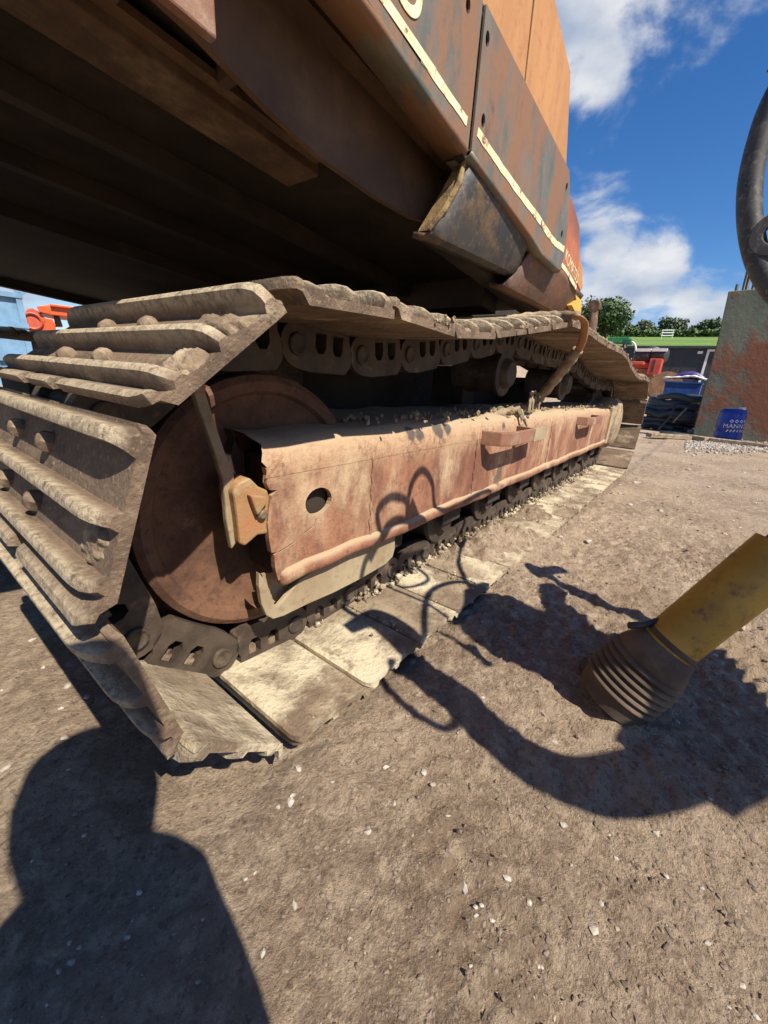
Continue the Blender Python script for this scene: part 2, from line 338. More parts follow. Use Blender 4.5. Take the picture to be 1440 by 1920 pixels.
M['leaf1'] = mat_leaf('leaves mid green', (.045, .085, .025), (.085, .135, .045))
M['leaf2'] = mat_leaf('leaves grey green', (.06, .085, .04), (.105, .13, .065))
M['leaf3'] = mat_leaf('leaves hedge', (.06, .11, .02), (.10, .16, .04))
M['bark'] = mat_plain('bark', (.06, .045, .035), .9)
M['cloth'] = mat_plain('dark clothing', (.04, .045, .06), .9)

def mat_ground():
    m = bpy.data.materials.new('wet trodden mud'); m.use_nodes = True; nt = m.node_tree; N = nt.nodes; L = nt.links
    bs = N['Principled BSDF']; tc = N.new('ShaderNodeTexCoord'); v = tc.outputs['Object']
    def noise(sc, det, ro=.6, dist=0):
        n = N.new('ShaderNodeTexNoise'); n.inputs['Scale'].default_value = sc; n.inputs['Detail'].default_value = det; n.inputs['Roughness'].default_value = ro; n.inputs['Distortion'].default_value = dist
        L.new(v, n.inputs['Vector']); return n.outputs['Fac']
    def ramp(f, lo, hi, a=0., b=1.):
        r = N.new('ShaderNodeMapRange'); r.interpolation_type = 'SMOOTHSTEP'
        for k, x in (('From Min', lo), ('From Max', hi), ('To Min', a), ('To Max', b)): r.inputs[k].default_value = x
        L.new(f, r.inputs['Value']); return r.outputs[0]
    def mix(f, A, B):
        x = N.new('ShaderNodeMix'); x.data_type = 'RGBA'; L.new(f, x.inputs['Factor'])
        for s, q in (('A', A), ('B', B)):
            if isinstance(q, tuple): x.inputs[s].default_value = (*q, 1)
            else: L.new(q, x.inputs[s])
        return x.outputs['Result']
    c = mix(ramp(noise(2.2, 6), .35, .65), (.272, .19, .128), (.435, .322, .226))
    c = mix(ramp(noise(28, 8, .7), .46, .62, 0, .7), c, (.58, .445, .315))
    c = mix(ramp(noise(90, 6, .7), .50, .64, 0, .62), c, (.125, .08, .05))
    c = mix(ramp(noise(210, 3, .6), .60, .69, 0, .75), c, (.56, .465, .375))
    c = mix(ramp(noise(1.1, 4, .5, .6), .60, .70, 0, .55), c, (.33, .23, .145))
    L.new(c, bs.inputs['Base Color'])
    L.new(ramp(noise(1.6, 5), .4, .6, .62, .93), bs.inputs['Roughness'])
    a = noise(60, 9, .72); b = noise(230, 6, .7)
    ma = N.new('ShaderNodeMath'); ma.operation = 'MULTIPLY_ADD'; L.new(b, ma.inputs[0]); ma.inputs[1].default_value = .35; L.new(a, ma.inputs[2])
    bp = N.new('ShaderNodeBump'); bp.inputs['Strength'].default_value = 1.0; bp.inputs['Distance'].default_value = .022
    L.new(ma.outputs[0], bp.inputs['Height']); L.new(bp.outputs[0], bs.inputs['Normal'])
    return m
M['ground'] = mat_ground()

# ------------------------------------------------------------------ ground
def terrain(x, y):
    r = np.hypot(x, y); az = np.degrees(np.arctan2(y, x))
    k = np.interp(az, [-180, -110, -60, 24, 38, 180], [.12, .12, 1, 1, .05, .05])
    return k * np.interp(r, [0, 12, 20, 35, 60, 110, 160, 400, 1500], [0, 0, .35, 1.9, 5.6, 12.0, 13.5, 15, 16])
MOUNDS = [(1.42, .585, .20, .10, .098), (1.58, .50, .22, .10, .075), (1.22, .63, .08, .06, .06), (1.05, .66, .10, .05, .04), (2.02, .57, .16, .15, .07), (2.7, .66, .5, .12, .035), (.98, .50, .06, .05, .0)]
_fb = onZ(1175, 1300); MOUNDS.append((_fb.x, _fb.y, .15, .15, .022))
def ground_h(x, y):
    near = np.clip(1 - np.hypot(x - 1, y) / 14, 0, 1)
    smooth = np.clip((1.0 - x) * 1.2, 0, .72) * np.clip((y + .6) * 1.5, 0, 1)   # the flat wet patch round the near end
    hf = np.clip((3.4 - x) / 1.2, 0, 1) * np.clip((x + .8) / .5, 0, 1) * np.clip((y + 1.5) / .7, 0, 1) * np.clip((1.5 - y) / .7, 0, 1)
    k = (1 - smooth) * hf
    h = .030 * fbm(x * 1.3, y * 1.3, 3, 3) + .018 * fbm(x * 5, y * 5, 3, 11) * (1 - .5 * smooth)
    rough = fbm(x * 22, y * 22, 3, 21); h = h + .026 * rough * k
    clod = np.clip(vnoise(x * 34, y * 34, 31) - .62, 0, 1) + np.clip(vnoise(x * 60 + 5, y * 60, 33) - .62, 0, 1) * .6
    h = h + .036 * clod * k * np.clip(vnoise(x * 3, y * 3, 40) * 1.6 - .2, .15, 1)
    h = h + (.010 * fbm(x * 48, y * 48, 2, 47) + .011 * fbm(x * 85, y * 85, 2, 51)) * (.35 * hf + .65 * k)
    h = h - .012 * np.clip(.035 - np.abs(np.sin((x * .8 + y * 1.7 + .25 * fbm(x * 3, y * 3, 2, 60)) * 9)) * .2, 0, 1) / .035 * np.clip(vnoise(x * 2, y * 2, 61) - .45, 0, 1)
    for (ax0, ay0, dx, dy, hw, amp) in ((.10, -.25, .62, .78, .085, .007), (.95, -.75, .80, .60, .10, .008), (.35, -.6, .93, .36, .08, .006)):
        u_ = (x - ax0) * dx + (y - ay0) * dy; v_ = -(x - ax0) * dy + (y - ay0) * dx + .03 * np.sin(u_ * 3)
        m_ = np.clip((hw - np.abs(v_)) / .02, 0, 1) * np.clip(u_ / .1, 0, 1) * np.clip((2.2 - u_) / .3, 0, 1) * np.clip(vnoise(x * 5, y * 5, 90) * 2.4 - .5, 0, 1) * hf
        h = h + m_ * amp * (np.clip(np.sin(u_ * 150 + np.abs(v_) * 60) * 2.2, -1, 1) - .6)
    for (mx, my, sx, sy, a) in MOUNDS:
        g = np.exp(-((x - mx) / sx) ** 2 - ((y - my) / sy) ** 2)
        h = h + a * g * (1 + 1.1 * fbm(x * 14, y * 14, 3, 71) + .5 * fbm(x * 50, y * 50, 2, 73))
    under = np.clip((y - .40) / .06, 0, 1) * np.clip((x - .1) / .1, 0, 1)
    return terrain(x, y) + h * near - .014 * under - .006
def graded(lo, hi, step, far_lo, far_hi, g=1.12):
    a = list(np.arange(lo, hi, step)); s = step; x = a[-1]; up = []
    while x < far_hi: s *= g; x += s; up.append(x)
    s = step; x = lo; dn = []
    while x > far_lo: s *= g; x -= s; dn.append(x)
    return np.array(dn[::-1] + a + up)
def build_ground():
    xs = graded(-.15, 2.1, .0075, -700, 1500, 1.045); ys = graded(-.7, .62, .0075, -900, 900, 1.045)
    X, Y = np.meshgrid(xs, ys, indexing='ij'); Z = ground_h(X, Y)
    n, m = X.shape; co = np.stack([X, Y, Z], -1).reshape(-1, 3).astype(np.float32)
    i = np.arange(n * m).reshape(n, m); q = np.stack([i[:-1, :-1], i[1:, :-1], i[1:, 1:], i[:-1, 1:]], -1).reshape(-1, 4).astype(np.int32)
    me = bpy.data.meshes.new('ground'); me.vertices.add(len(co)); me.vertices.foreach_set('co', co.ravel())
    me.loops.add(q.size); me.loops.foreach_set('vertex_index', q.ravel()); me.polygons.add(len(q))
    me.polygons.foreach_set('loop_start', np.arange(0, q.size, 4, dtype=np.int32)); me.polygons.foreach_set('loop_total', np.full(len(q), 4, np.int32))
    me.update(calc_edges=True); me.validate(); me.polygons.foreach_set('use_smooth', np.ones(len(q), bool))
    o = finish('ground', me, M['ground']); struct(o)
build_ground()
def gz(x, y): return float(ground_h(np.array([x]), np.array([y]))[0])

def build_field():
    vs = []; fs = []; az = np.radians(np.linspace(-75, 130, 120)); rr = np.array([40, 46, 52, 60, 68, 76, 85, 95, 110, 125, 160, 240, 400])
    for a in az:
        for r in rr: x, y = r * math.cos(a), r * math.sin(a); vs.append((x, y, float(terrain(x, y)) + .12))
    m = len(rr)
    for i in range(len(az) - 1):
        for j in range(m - 1): fs.append((i * m + j, i * m + j + 1, (i + 1) * m + j + 1, (i + 1) * m + j))
    struct(mesh('field', vs, fs, M['grass'], smooth=True))
build_field()

# loose gravel and clods
_ico = None
def rock(seed, r):
    rs = np.random.RandomState(seed); bm = bmesh.new(); bmesh.ops.create_icosphere(bm, subdivisions=1, radius=1)
    v = [tuple(np.array(x.co) * rs.uniform(.6, 1.25)) for x in bm.verts]; f = [tuple(p.index for p in q.verts) for q in bm.faces]; bm.free(); return np.array(v), f
ROCKS = [rock(k, 1) for k in range(16)]
def scatter(name, label, cat, mat, n, size, region, sink=.35, pw=3.0):
    rs = np.random.RandomState(sum(map(ord, name))); vs = []; fs = []; pts = []
    while len(pts) < n:
        p = onZ(rs.uniform(*region[0]), rs.uniform(*region[1]))
        if p.x < -.5 or p.x > 12 or (p - CAM).dot(FWD) < .2: continue
        if .40 < p.y < 1.15 and .1 < p.x < 4.1: continue
        if p.x < .9 and rs.rand() < .5: continue
        pts.append((p.x, p.y))
    pts = np.array(pts); zs = ground_h(pts[:, 0], pts[:, 1])
    for (x, y), z in zip(pts, zs):
        s = size[0] + (size[1] - size[0]) * rs.rand() ** pw * min(3.5, .5 + .5 * math.hypot(x, y))
        rv, rf = ROCKS[rs.randint(len(ROCKS))]
        a = rs.uniform(0, 6.28); ca, sa = math.cos(a), math.sin(a); sc = s * np.array([rs.uniform(.8, 1.4), rs.uniform(.6, 1.), rs.uniform(.4, .8)])
        w = rv * sc; w = np.stack([w[:, 0] * ca - w[:, 1] * sa + x, w[:, 0] * sa + w[:, 1] * ca + y, w[:, 2] + z + s * (.5 - sink)], 1)
        b = len(vs); vs += [tuple(q) for q in w]; fs += [tuple(i + b for i in f) for f in rf]
    o = mesh(name, vs, fs, mat); o['kind'] = 'stuff'; tag(o, label, cat); return o
M['pebble'] = mat_worn('pale stone', (.34, .29, .24), (.52, .47, .41), (.22, .17, .13), scale=40, cover=.4, rough=.85, rnd=False)
M['pebble2'] = mat_worn('brown stone', (.16, .12, .095), (.26, .20, .155), (.34, .28, .22), scale=40, cover=.35, rough=.9, rnd=False)
scatter('gravel', 'small pale stones strewn over the brown mud', 'gravel', M['pebble'], 300, (.0010, .010), ((0, 1440), (830, 1920)), .45, 5.0)
def stones():
    rs = np.random.RandomState(21); vs = []; fs = []
    for (u, v, px) in ((545, 1497, 13), (522, 1505, 8), (724, 1432, 9), (795, 1445, 8), (872, 1655, 12), (1118, 1735, 11), (953, 1636, 9), (690, 1552, 9), (1103, 1015, 9), (1390, 1180, 8), (925, 1716, 7), (905, 1690, 7), (125, 1278, 10), (160, 1300, 8), (115, 1325, 6), (80, 1245, 6), (10, 1440, 9), (133, 1803, 9), (110, 1822, 8), (237, 1755, 7), (560, 1434, 7), (1360, 1000, 6), (1240, 955, 7), (1182, 945, 6), (1310, 1120, 6), (1060, 1540, 7), (740, 1500, 6), (1250, 1640, 7), (1400, 1838, 9), (1330, 1760, 6), (655, 1750, 6), (1020, 1800, 7), (460, 1640, 6), (1175, 1360, 6), (955, 1190, 6), (1330, 1500, 6), (1195, 905, 8), (1110, 905, 6), (1290, 880, 7), (1050, 1010, 6)):
        p = onZ(u, v); s_ = px / FPX * (p - CAM).dot(FWD) * rs.uniform(.8, 1.1); rv, rf = ROCKS[rs.randint(16)]; w = rv * s_ * np.array([1.1, .8, .5]); a = rs.uniform(0, 6.28)
        w = np.stack([w[:, 0] * math.cos(a) - w[:, 1] * math.sin(a) + p.x, w[:, 0] * math.sin(a) + w[:, 1] * math.cos(a) + p.y, w[:, 2] + gz(p.x, p.y) + s_ * .12], 1); b = len(vs); vs += [tuple(q) for q in w]; fs += [tuple(i + b for i in f) for f in rf]
    o = mesh('loose_stones', vs, fs, M['pebble']); o['kind'] = 'stuff'; tag(o, 'larger pale stones scattered singly over the mud', 'stones')
stones()
scatter('mud_crumbs', 'brown crumbs of mud and grit lying on the yard', 'mud', M['pebble2'], 4500, (.0010, .007), ((560, 1440), (800, 1920)), .5, 3.5)

# ------------------------------------------------------------------ excavator
EX = empty('excavator', (2.1, 1.95, 0), 'old orange and grey tracked excavator, rusty track nearest the camera', 'excavator')
YC = .765; HW = .34
ICX, ICZ, RP = .48, .383, .329; PITCH = .190; PS = PITCH / .1985; SCX = 3.70
def track_path():
    P = []
    zb = .072
    for x in np.arange(.62, 3.56, .02): P.append((x, zb))
    def arc(cx, a0, a1, n=40):
        for k in range(n + 1):
            a = a0 + (a1 - a0) * k / n; P.append((cx + RP * math.sin(a), ICZ - RP * math.cos(a)))
    arc(SCX, R(8), R(172))
    top = [(3.70, .702), (3.3, .695), (2.9, .735), (2.65, .782), (2.4, .793), (2.0, .796), (1.6, .812), (1.36, .778), (1.03, .722), (.8, .696), (.6, .697)]
    for p in catmull([(x, 0, z) for x, z in top], 8): P.append((p.x, p.z))
    arc(ICX, R(182), R(352))
    return np.array(P)
def march():
    P = track_path(); P = np.vstack([P, P[:1]]); seg = np.hypot(*np.diff(P, axis=0).T); s = np.concatenate([[0], np.cumsum(seg)]); Ltot = s[-1]
    f = lambda t: (np.interp(t % Ltot, s, P[:, 0]), np.interp(t % Ltot, s, P[:, 1]))
    # start: the pin near x = .335 below the idler
    best = min(np.arange(0, Ltot, .002), key=lambda t: abs(f(t)[0] - .350) + (0 if f(t)[1] < .2 else 9))
    def step(t, p):
        a = f(t); lo, hi = t + p * .9, t + p * 1.3
        for _ in range(40):
            mid = (lo + hi) / 2; b = f(mid)
            if math.hypot(b[0] - a[0], b[1] - a[1]) < p: lo = mid
            else: hi = mid
        return lo
    def run(p, n):
        t = best; out = [f(t)]
        for _ in range(n): t = step(t, p); out.append(f(t))
        return t - best - Ltot, out
    n = int(round(Ltot / PITCH * .99)); lo, hi = PITCH * .9, PITCH * 1.1
    for _ in range(40):
        mid = (lo + hi) / 2
        if run(mid, n)[0] < 0: lo = mid
        else: hi = mid
    return run(lo, n)[1][:-1]
PINS = march()
def link_frames():
    out = []
    for i in range(len(PINS)):
        a = Vector((PINS[i][0], 0, PINS[i][1])); b = PINS[(i + 1) % len(PINS)]; b = Vector((b[0], 0, b[1]))
        t = (b - a).normalized(); n = Vector((t.z, 0, -t.x)); c = (a + b) / 2
        m = Matrix((t, Vector((0, -1, 0)), n)).transposed().to_4x4(); m.translation = c
        out.append(m)
    return out
FR = link_frames()

def shoe_mesh(seed):
    rs = np.random.RandomState(seed)
    GR = ((-.086, .0128, .029), (0, .0112, .026), (.073, .0112, .021))
    S = [-.1035, -.1025]
    for c_, w_, h_ in GR: S += [c_ - w_, c_ - w_ * .80, c_ - w_ * .58, c_ - w_ * .25, c_ + w_ * .25, c_ + w_ * .58, c_ + w_ * .80, c_ + w_]
    S = np.array(S + [.0895, .094, .106, .116])
    def hgt(s):
        return max(h_ * float(np.interp(abs(s - c_) / w_, [0, .25, .58, .80, 1.0], [1, 1, .95, .55, 0])) for c_, w_, h_ in GR)
    base = .037; th = .013
    ys = [-.34, -.334, -.322, -.305, -.285, -.20, -.0951, -.095, -.052, -.0519, 0, .0519, .052, .095, .0951, .20, .285, .305, .322, .334, .34]
    vs = []; rows = []
    for y in ys:
        e = HW - abs(y); k = np.interp(e, [0, .006, .018, .035, .055], [.36, .55, .82, .96, 1.0])
        cut = .052 - 1e-6 <= abs(y) <= .095 + 1e-6
        ends = np.interp(e, [0, .012], [.93, 1.0])
        top = []; bot = []
        for s in S:
            ss = min(s, .089) if cut else s
            ss = ss * ends * PS
            lipz = .016 * np.clip((ss / PS - .088) / .012, 0, 1)
            n = base + th + hgt(ss / PS / ends) * k + lipz
            top.append((ss, y, n)); bot.append((ss, y, base + lipz + .0035 * np.clip((-ss / PS - .096) / .006, 0, 1)))
        rows.append(top + bot[::-1])
    m = len(rows[0]); fs = []
    for r in rows: vs += r
    for i in range(len(rows) - 1):
        for j in range(m): fs.append((i * m + j, i * m + (j + 1) % m, (i + 1) * m + (j + 1) % m, (i + 1) * m + j))
    fs.append(tuple(range(m))[::-1]); fs.append(tuple((len(rows) - 1) * m + j for j in range(m)))
    me = bpy.data.meshes.new('track_shoe'); me.from_pydata([tuple(map(float, v)) for v in vs], [], fs); me.update()
    bm = bmesh.new(); bm.from_mesh(me); bmesh.ops.recalc_face_normals(bm, faces=bm.faces[:]); bm.to_mesh(me); bm.free()
    for p in me.polygons: p.use_smooth = True
    me.set_sharp_from_angle(angle=R(34)); return me
SHOES = [shoe_mesh(k) for k in range(3)]
SHOES_DRY = [s.copy() for s in SHOES]
for s in SHOES: s.materials.append(M['shoe'])
for s in SHOES_DRY: s.materials.append(M['shoe_dry'])
def bolt_mesh():
    g = G(); g.lathe([(.0001, .0165), (.008, .016), (.0125, .0125), (.015, .0085), (.0155, 0), (.0155, -.01)], (0, 0, 0), (0, 0, 1), 6)
    me = bpy.data.meshes.new('bolt'); me.from_pydata(g.v, [], g.f); me.materials.append(M['bolt'])
    for p in me.polygons: p.use_smooth = True
    me.set_sharp_from_angle(angle=R(38)); return me
BOLT = bolt_mesh()
def nut_mesh():
    g = G(); g.prism(circ(0, 0, .0145, 6), 0, .016); g.prism(circ(0, 0, .0075, 8), .016, .024)
    me = bpy.data.meshes.new('nut'); me.from_pydata(g.v, [], g.f); me.materials.append(M['bolt']); return me
NUT = nut_mesh()
def child(name, me, parent, local):
    o = bpy.data.objects.new(name, me); COL.objects.link(o); o.parent = parent; o.matrix_local = local; WM[o.name] = WM[parent.name] @ local; return o
def ex_child(name, me, world):
    return child(name, me, EX, Matrix.Translation(-Vector(EX.location)) @ world)
# link plate in (s, n): n negative towards the wheel
def link_outline():
    o = [(-.054, .036), (-.054, .020), (-.066, .0), (-.062, -.030), (-.045, -.048), (.06, -.050), (.095, -.046)]
    o += [(.1 + .041 * math.cos(a), .041 * math.sin(a) * 1.05) for a in np.linspace(-1.25, 1.35, 9)]
    return o[::-1]
def win(c): return [(c - .016, .028), (c - .016, .0), (c - .008, -.012), (c + .008, -.012), (c + .016, .0), (c + .016, .028)]
def link_mesh():
    ML = Matrix(((1, 0, 0, 0), (0, 0, 1, 0), (0, 1, 0, 0), (0, 0, 0, 1)))   # outline (s, n) -> local x, z; thickness along local y
    g = G()
    o = [(a * PS, b) for a, b in link_outline()]
    g.prism(o, .066, .098, ML, [[(a * PS, b) for a, b in win(c_)] for c_ in (-.018, .034)])
    bm = bmesh.new(); me = bpy.data.meshes.new('track_link'); me.from_pydata([tuple(v) for v in g.v], [], g.f)
    bm.from_mesh(me); bmesh.ops.recalc_face_normals(bm, faces=bm.faces[:]); bm.to_mesh(me); bm.free()
    me.materials.append(M['link']); return me
LINK = link_mesh()
def pin_mesh():
    g = G(); ML = Matrix.Rotation(-math.pi / 2, 4, 'X'); g.lathe([(.0001, .1025), (.015, .1025), (.017, .1045), (.0205, .1035), (.022, .099), (.022, -.1)], (0, 0, 0), (0, 1, 0), 16)
    g.lathe([(.027, .064), (.031, .062), (.031, -.062), (.027, -.064)], (0, 0, 0), (0, 1, 0), 14)
    me = bpy.data.meshes.new('pin'); me.from_pydata(g.v, [], g.f); me.materials.append(M['link'])
    for p in me.polygons: p.use_smooth = True
    me.set_sharp_from_angle(angle=R(50)); return me
PIN = pin_mesh()
NL = len(FR)
for i, fm in enumerate(FR):
    w = Matrix.Translation((0, YC, 0)) @ fm
    bottom = fm.translation.z < .12
    jit = Matrix.Rotation(random.uniform(-.012, .012), 4, 'Y') @ Matrix.Rotation(random.uniform(-.006, .006), 4, 'X')
    dry = (bottom and fm.translation.x > .38) or (fm.translation.z < .2 and .15 < fm.translation.x < .5)
    s = ex_child('track_shoe', (SHOES_DRY if dry else SHOES)[i % 3], w @ jit)
    nose = fm.translation.x < .62 and not bottom
    if nose or i >= NL - 4:
        for bx in (-.044, .038):
            for by in (-.078, .078): child('bolt', BOLT, s, Matrix.Translation((bx, by, .050)))
    l = ex_child('track_link', LINK, w)
    child('pin', PIN, l, Matrix.Translation((.1 * PS, 0, 0)))
    ex_child('track_link', LINK, w @ Matrix.Translation((0, -.164, 0)))
    if bottom or nose:
        for bx in (-.018, .034): child('nut', NUT, l, Matrix.Translation((bx, .080, .033)) @ Matrix.Rotation(math.pi, 4, 'X'))
# far track
for i, fm in enumerate(FR):
    ex_child('track_shoe', SHOES[i % 3], Matrix.Translation((0, YC + 2.32, 0)) @ fm)

# idler wheel
g = G(); prof = [(r_ * .985, h_) for r_, h_ in [(.05, .0), (.10, -.004), (.20, -.006), (.225, -.012), (.232, -.022), (.250, -.024), (.262, -.016), (.264, .0), (.262, .04), (.285, .048), (.285, .10), (.262, .108), (.262, .15), (.23, .158), (.05, .15)]]
o = g.lathe(prof, (ICX, YC - .075, ICZ), (0, 1, 0), 72).build('idler_wheel', M['idler'], EX); shade(o, 30)
o2 = G().lathe([(.0001, -.03), (.04, -.03), (.05, -.02), (.055, .02)], (ICX, YC - .075, ICZ), (0, 1, 0), 24).build('hub', M['idler'], o); shade(o2)
# sprocket with teeth + final drive
to = []
for k in range(20):
    a = 2 * math.pi * k / 20
    for da, r in ((-.10, .262), (-.045, .305), (.045, .305), (.10, .262)): to.append((SCX + r * math.cos(a + da), ICZ + r * math.sin(a + da)))
o = side(to, YC - .03, YC + .03, 'sprocket', M['link'], EX)
o = G().lathe([(.0001, -.09), (.12, -.085), (.17, -.07), (.195, -.035), (.20, .0), (.20, .14), (.16, .2)], (3.74, YC - .13, .40), (0, 1, 0), 40).build('final_drive', M['clod'], EX); shade(o, 50)
# carrier rollers
for cx, cz in ((1.60, .688), (2.44, .667)):
    r = G().lathe([(.0001, -.13), (.045, -.128), (.052, -.118), (.058, -.10), (.085, -.098), (.085, -.085), (.076, -.08), (.076, -.02), (.07, 0), (.076, .02), (.076, .10)], (cx, YC, cz), (0, 1, 0), 28).build('carrier_roller', M['link'], EX); shade(r, 40)
    G().box(cx - .05, cx + .05, YC + .05, YC + .2, .56, cz + .02).build('bracket', M['dark'], r)
# bottom rollers
for k in range(8):
    cx = .84 + k * .355
    r = G().lathe([(.0001, -.135), (.04, -.133), (.05, -.12), (.055, -.112), (.088, -.108), (.09, -.095), (.078, -.09), (.078, .09), (.05, .13)], (cx, YC, .185), (0, 1, 0), 26).build('track_roller', M['link'], EX); shade(r, 40)
    G().box(cx - .06, cx + .06, .615, .628, .185, .25).build('roller_bracket', M['dark'], r)

# track frame: outer side plate with its hole, rolled top, flange
def frame_mesh():
    g = G()
    sec = [(.58, .262), (.58, .30), (.58, .40), (.58, .47), (.5815, .490), (.586, .508), (.595, .523), (.608, .533), (.64, .541), (.70, .552), (.80, .566)]
    xs = list(np.arange(.66, 3.40, .12)) + [3.40]
    front = lambda z: .418 + .012 * math.sin(z * 31) - .03 * max(0, (z - .46)) / .1 + (.012 if z < .36 else 0)
    return sec, xs
# side plate, with the hole, a ragged torn front edge
edge = [(.432, .262), (.426, .29), (.425, .318), (.432, .322), (.419, .325), (.415, .35), (.413, .385), (.418, .42), (.423, .436), (.437, .444), (.420, .447), (.414, .46), (.416, .475), (.413, .488)]
outer = edge[::-1] + [(.432, .262)][:0]
outer = [(.432, .262), (3.47, .272), (3.50, .30), (3.505, .46), (3.495, .488)] + [(x, .488) for x in (2.6, 1.8, 1.0)] + edge[::-1][:-1]
hole = [(.538 + .036 * math.cos(a) * (1.0 if abs(math.cos(a)) > .3 else 1), .402 + .0285 * math.sin(a)) for a in np.linspace(0, 2 * math.pi, 25)[:-1]]
TF = side(outer, .58, .592, 'track_frame', M['frame'], EX, [hole, [(.436, .3225), (.47, .3305), (.50, .344), (.522, .352), (.53, .366), (.533, .366), (.525, .350), (.50, .3415), (.47, .3275), (.436, .3195)]])
# dark box behind the hole and the plate
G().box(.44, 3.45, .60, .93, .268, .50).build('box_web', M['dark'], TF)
# crack: a thin welded scab plate below the crack line
# rolled top edge
xs = [.411, .43, .47, .52] + list(np.arange(.6, 3.40, .05)) + [3.44, 3.48, 3.50]
sec = [(.5792, .470), (.5792, .4878), (.5812, .500), (.5855, .514), (.595, .527), (.611, .537), (.64, .541), (.70, .543), (.80, .545), (.93, .546)]
vs = []; fs = []
for x in xs:
    j = .006 * math.sin(x * 23) * (1 if x < .5 else .3)
    for q, (y, z) in enumerate(sec): vs.append((x + (.006 * math.sin(q * 2.1) if x < .42 else 0), y, z + (j if q > 1 else 0) - (.012 if x > 3.46 else 0) + (float(fbm(np.array(x * 9), np.array(q * 1.0), 2, 5)) * .012 if q > 4 else 0)))
m = len(sec)
for i in range(len(xs) - 1):
    for j in range(m - 1): fs.append((i * m + j, (i + 1) * m + j, (i + 1) * m + j + 1, i * m + j + 1))
TT = mesh('rolled_top', vs, fs, M['frame_top'], TF, True)
M['frame_edge'] = M['frame']
# lower flange: half-round rail
rail = [(y_ * .72, z_ * .72) for y_, z_ in [(-.002, .03), (-.012, .026), (-.019, .016), (-.021, .004), (-.018, -.010), (-.010, -.018), (.0, -.021), (.02, -.021), (.02, .03)]]
vs = []; fs = []; xs = [.437, .441, .45] + list(np.arange(.5, 3.46, .07)) + [3.47]
for i, x in enumerate(xs):
    k = .55 if i == 0 else (.85 if i == 1 else 1); wob = .0025 * math.sin(x * 13) + .002 * math.sin(x * 41)
    for (y, z) in rail: vs.append((x, .582 + y * k, .262 + z * k + wob + .003 * (x - .43)))
m = len(rail)
for i in range(len(xs) - 1):
    for j in range(m): fs.append((i * m + j, (i + 1) * m + j, (i + 1) * m + (j + 1) % m, i * m + (j + 1) % m))
fs += [tuple(range(m)), tuple((len(xs) - 1) * m + j for j in range(m))[::-1]]
shade(mesh('flange', vs, fs, M['frame'], TF), 50)
for wx in (.705, 1.245, 2.05, 2.9):
    shade(G().tube([(wx + .003 * math.sin(k * 1.7), .579, .285 + k * .0105) for k in range(20)], [.0035 + .0012 * math.sin(k * 2.9) for k in range(20)], 6).build('weld_bead', M['frame'], TF), 70)
# vertical end cap ribs at the far end
side([(3.47, .262), (3.53, .262), (3.545, .30), (3.545, .50), (3.51, .545), (3.47, .53)], .566, .59, 'end_rib', M['guard'], TF, bevel=.004)
# step brackets: bent flat bar standing off the plate
def bracket(x0, x1, z, h, out):
    pts = [(x0, .581), (x0 + .02, .581 - out * .75), (x0 + .07, .581 - out), (x1 - .05, .581 - out), (x1 - .012, .581 - out * .85), (x1, .581)]
    t = .016; inn = [(x0 + .018, .581), (x0 + .034, .581 - out * .75 + t), (x0 + .075, .581 - out + t), (x1 - .055, .581 - out + t), (x1 - .028, .581 - out * .75 + t), (x1 - .018, .581)]
    o = G().prism(pts + inn[::-1], z, z + h).build('step_bracket', M['flange'], TF); bev(o, .003); return o
bracket(1.27, 1.60, .452, .046, .085)
G().prism([(1.56, .497), (1.735, .505), (1.735, .519), (1.56, .511)], .449, .496).build('step_bracket_end', M['guard'], TF)
bracket(2.50, 2.86, .455, .044, .075)
# roller guard hanging under the near end: a pale plate with a folded front lip
gp = [(.400, .285), (.398, .255), (.402, .215), (.412, .185), (.428, .169), (.455, .164), (.52, .163), (.60, .158), (.70, .158), (.80, .164), (.83, .176), (.838, .20), (.832, .262), (.70, .252), (.56, .243), (.50, .233), (.455, .203), (.440, .193), (.430, .205), (.422, .240), (.412, .262)]
o = side(gp, .594, .606, 'roller_guard', M['guard'], EX, bevel=.002)
side([(.43, .19), (.45, .185), (.56, .235), (.50, .25), (.425, .262)], .622, .628, 'inner_web', M['guard'], o)
# idler yoke block + guide bar in front of the wheel
yk = [(.352, .455), (.362, .468), (.385, .474), (.402, .455), (.420, .445), (.424, .42), (.416, .40), (.418, .362), (.395, .366), (.368, .352), (.358, .36), (.356, .41)]
o = side(yk, .585, .635, 'idler_yoke', M['yoke'], EX, bevel=.004)
o2 = G().lathe([(.0001, -.010), (.006, -.010), (.010, -.006), (.011, .004)], (.402, .585, .405), (0, 1, 0), 10).build('bolt', M['bolt'], o); shade(o2)
side([(.375, .448), (.405, .44), (.412, .432), (.388, .408)], .572, .586, 'lug', M['yoke'], o, bevel=.003)
side([(.385, .474), (.41, .535), (.40, .545), (.418, .50), (.428, .45)], .66, .70, 'yoke_arm', M['dark'], o)
side([(.305, .630), (.322, .634), (.3355, .58), (.352, .52), (.366, .478), (.362, .44), (.364, .40), (.366, .36), (.352, .345), (.346, .40), (.346, .44), (.344, .475), (.331, .53), (.315, .585)], .602, .616, 'guide_bar', M['guard'], EX, bevel=.003)
side([(.300, .612), (.325, .612), (.325, .642), (.314, .648), (.302, .642)], .594, .622, 'guide_bar_cap', M['flange'], EX, bevel=.004)

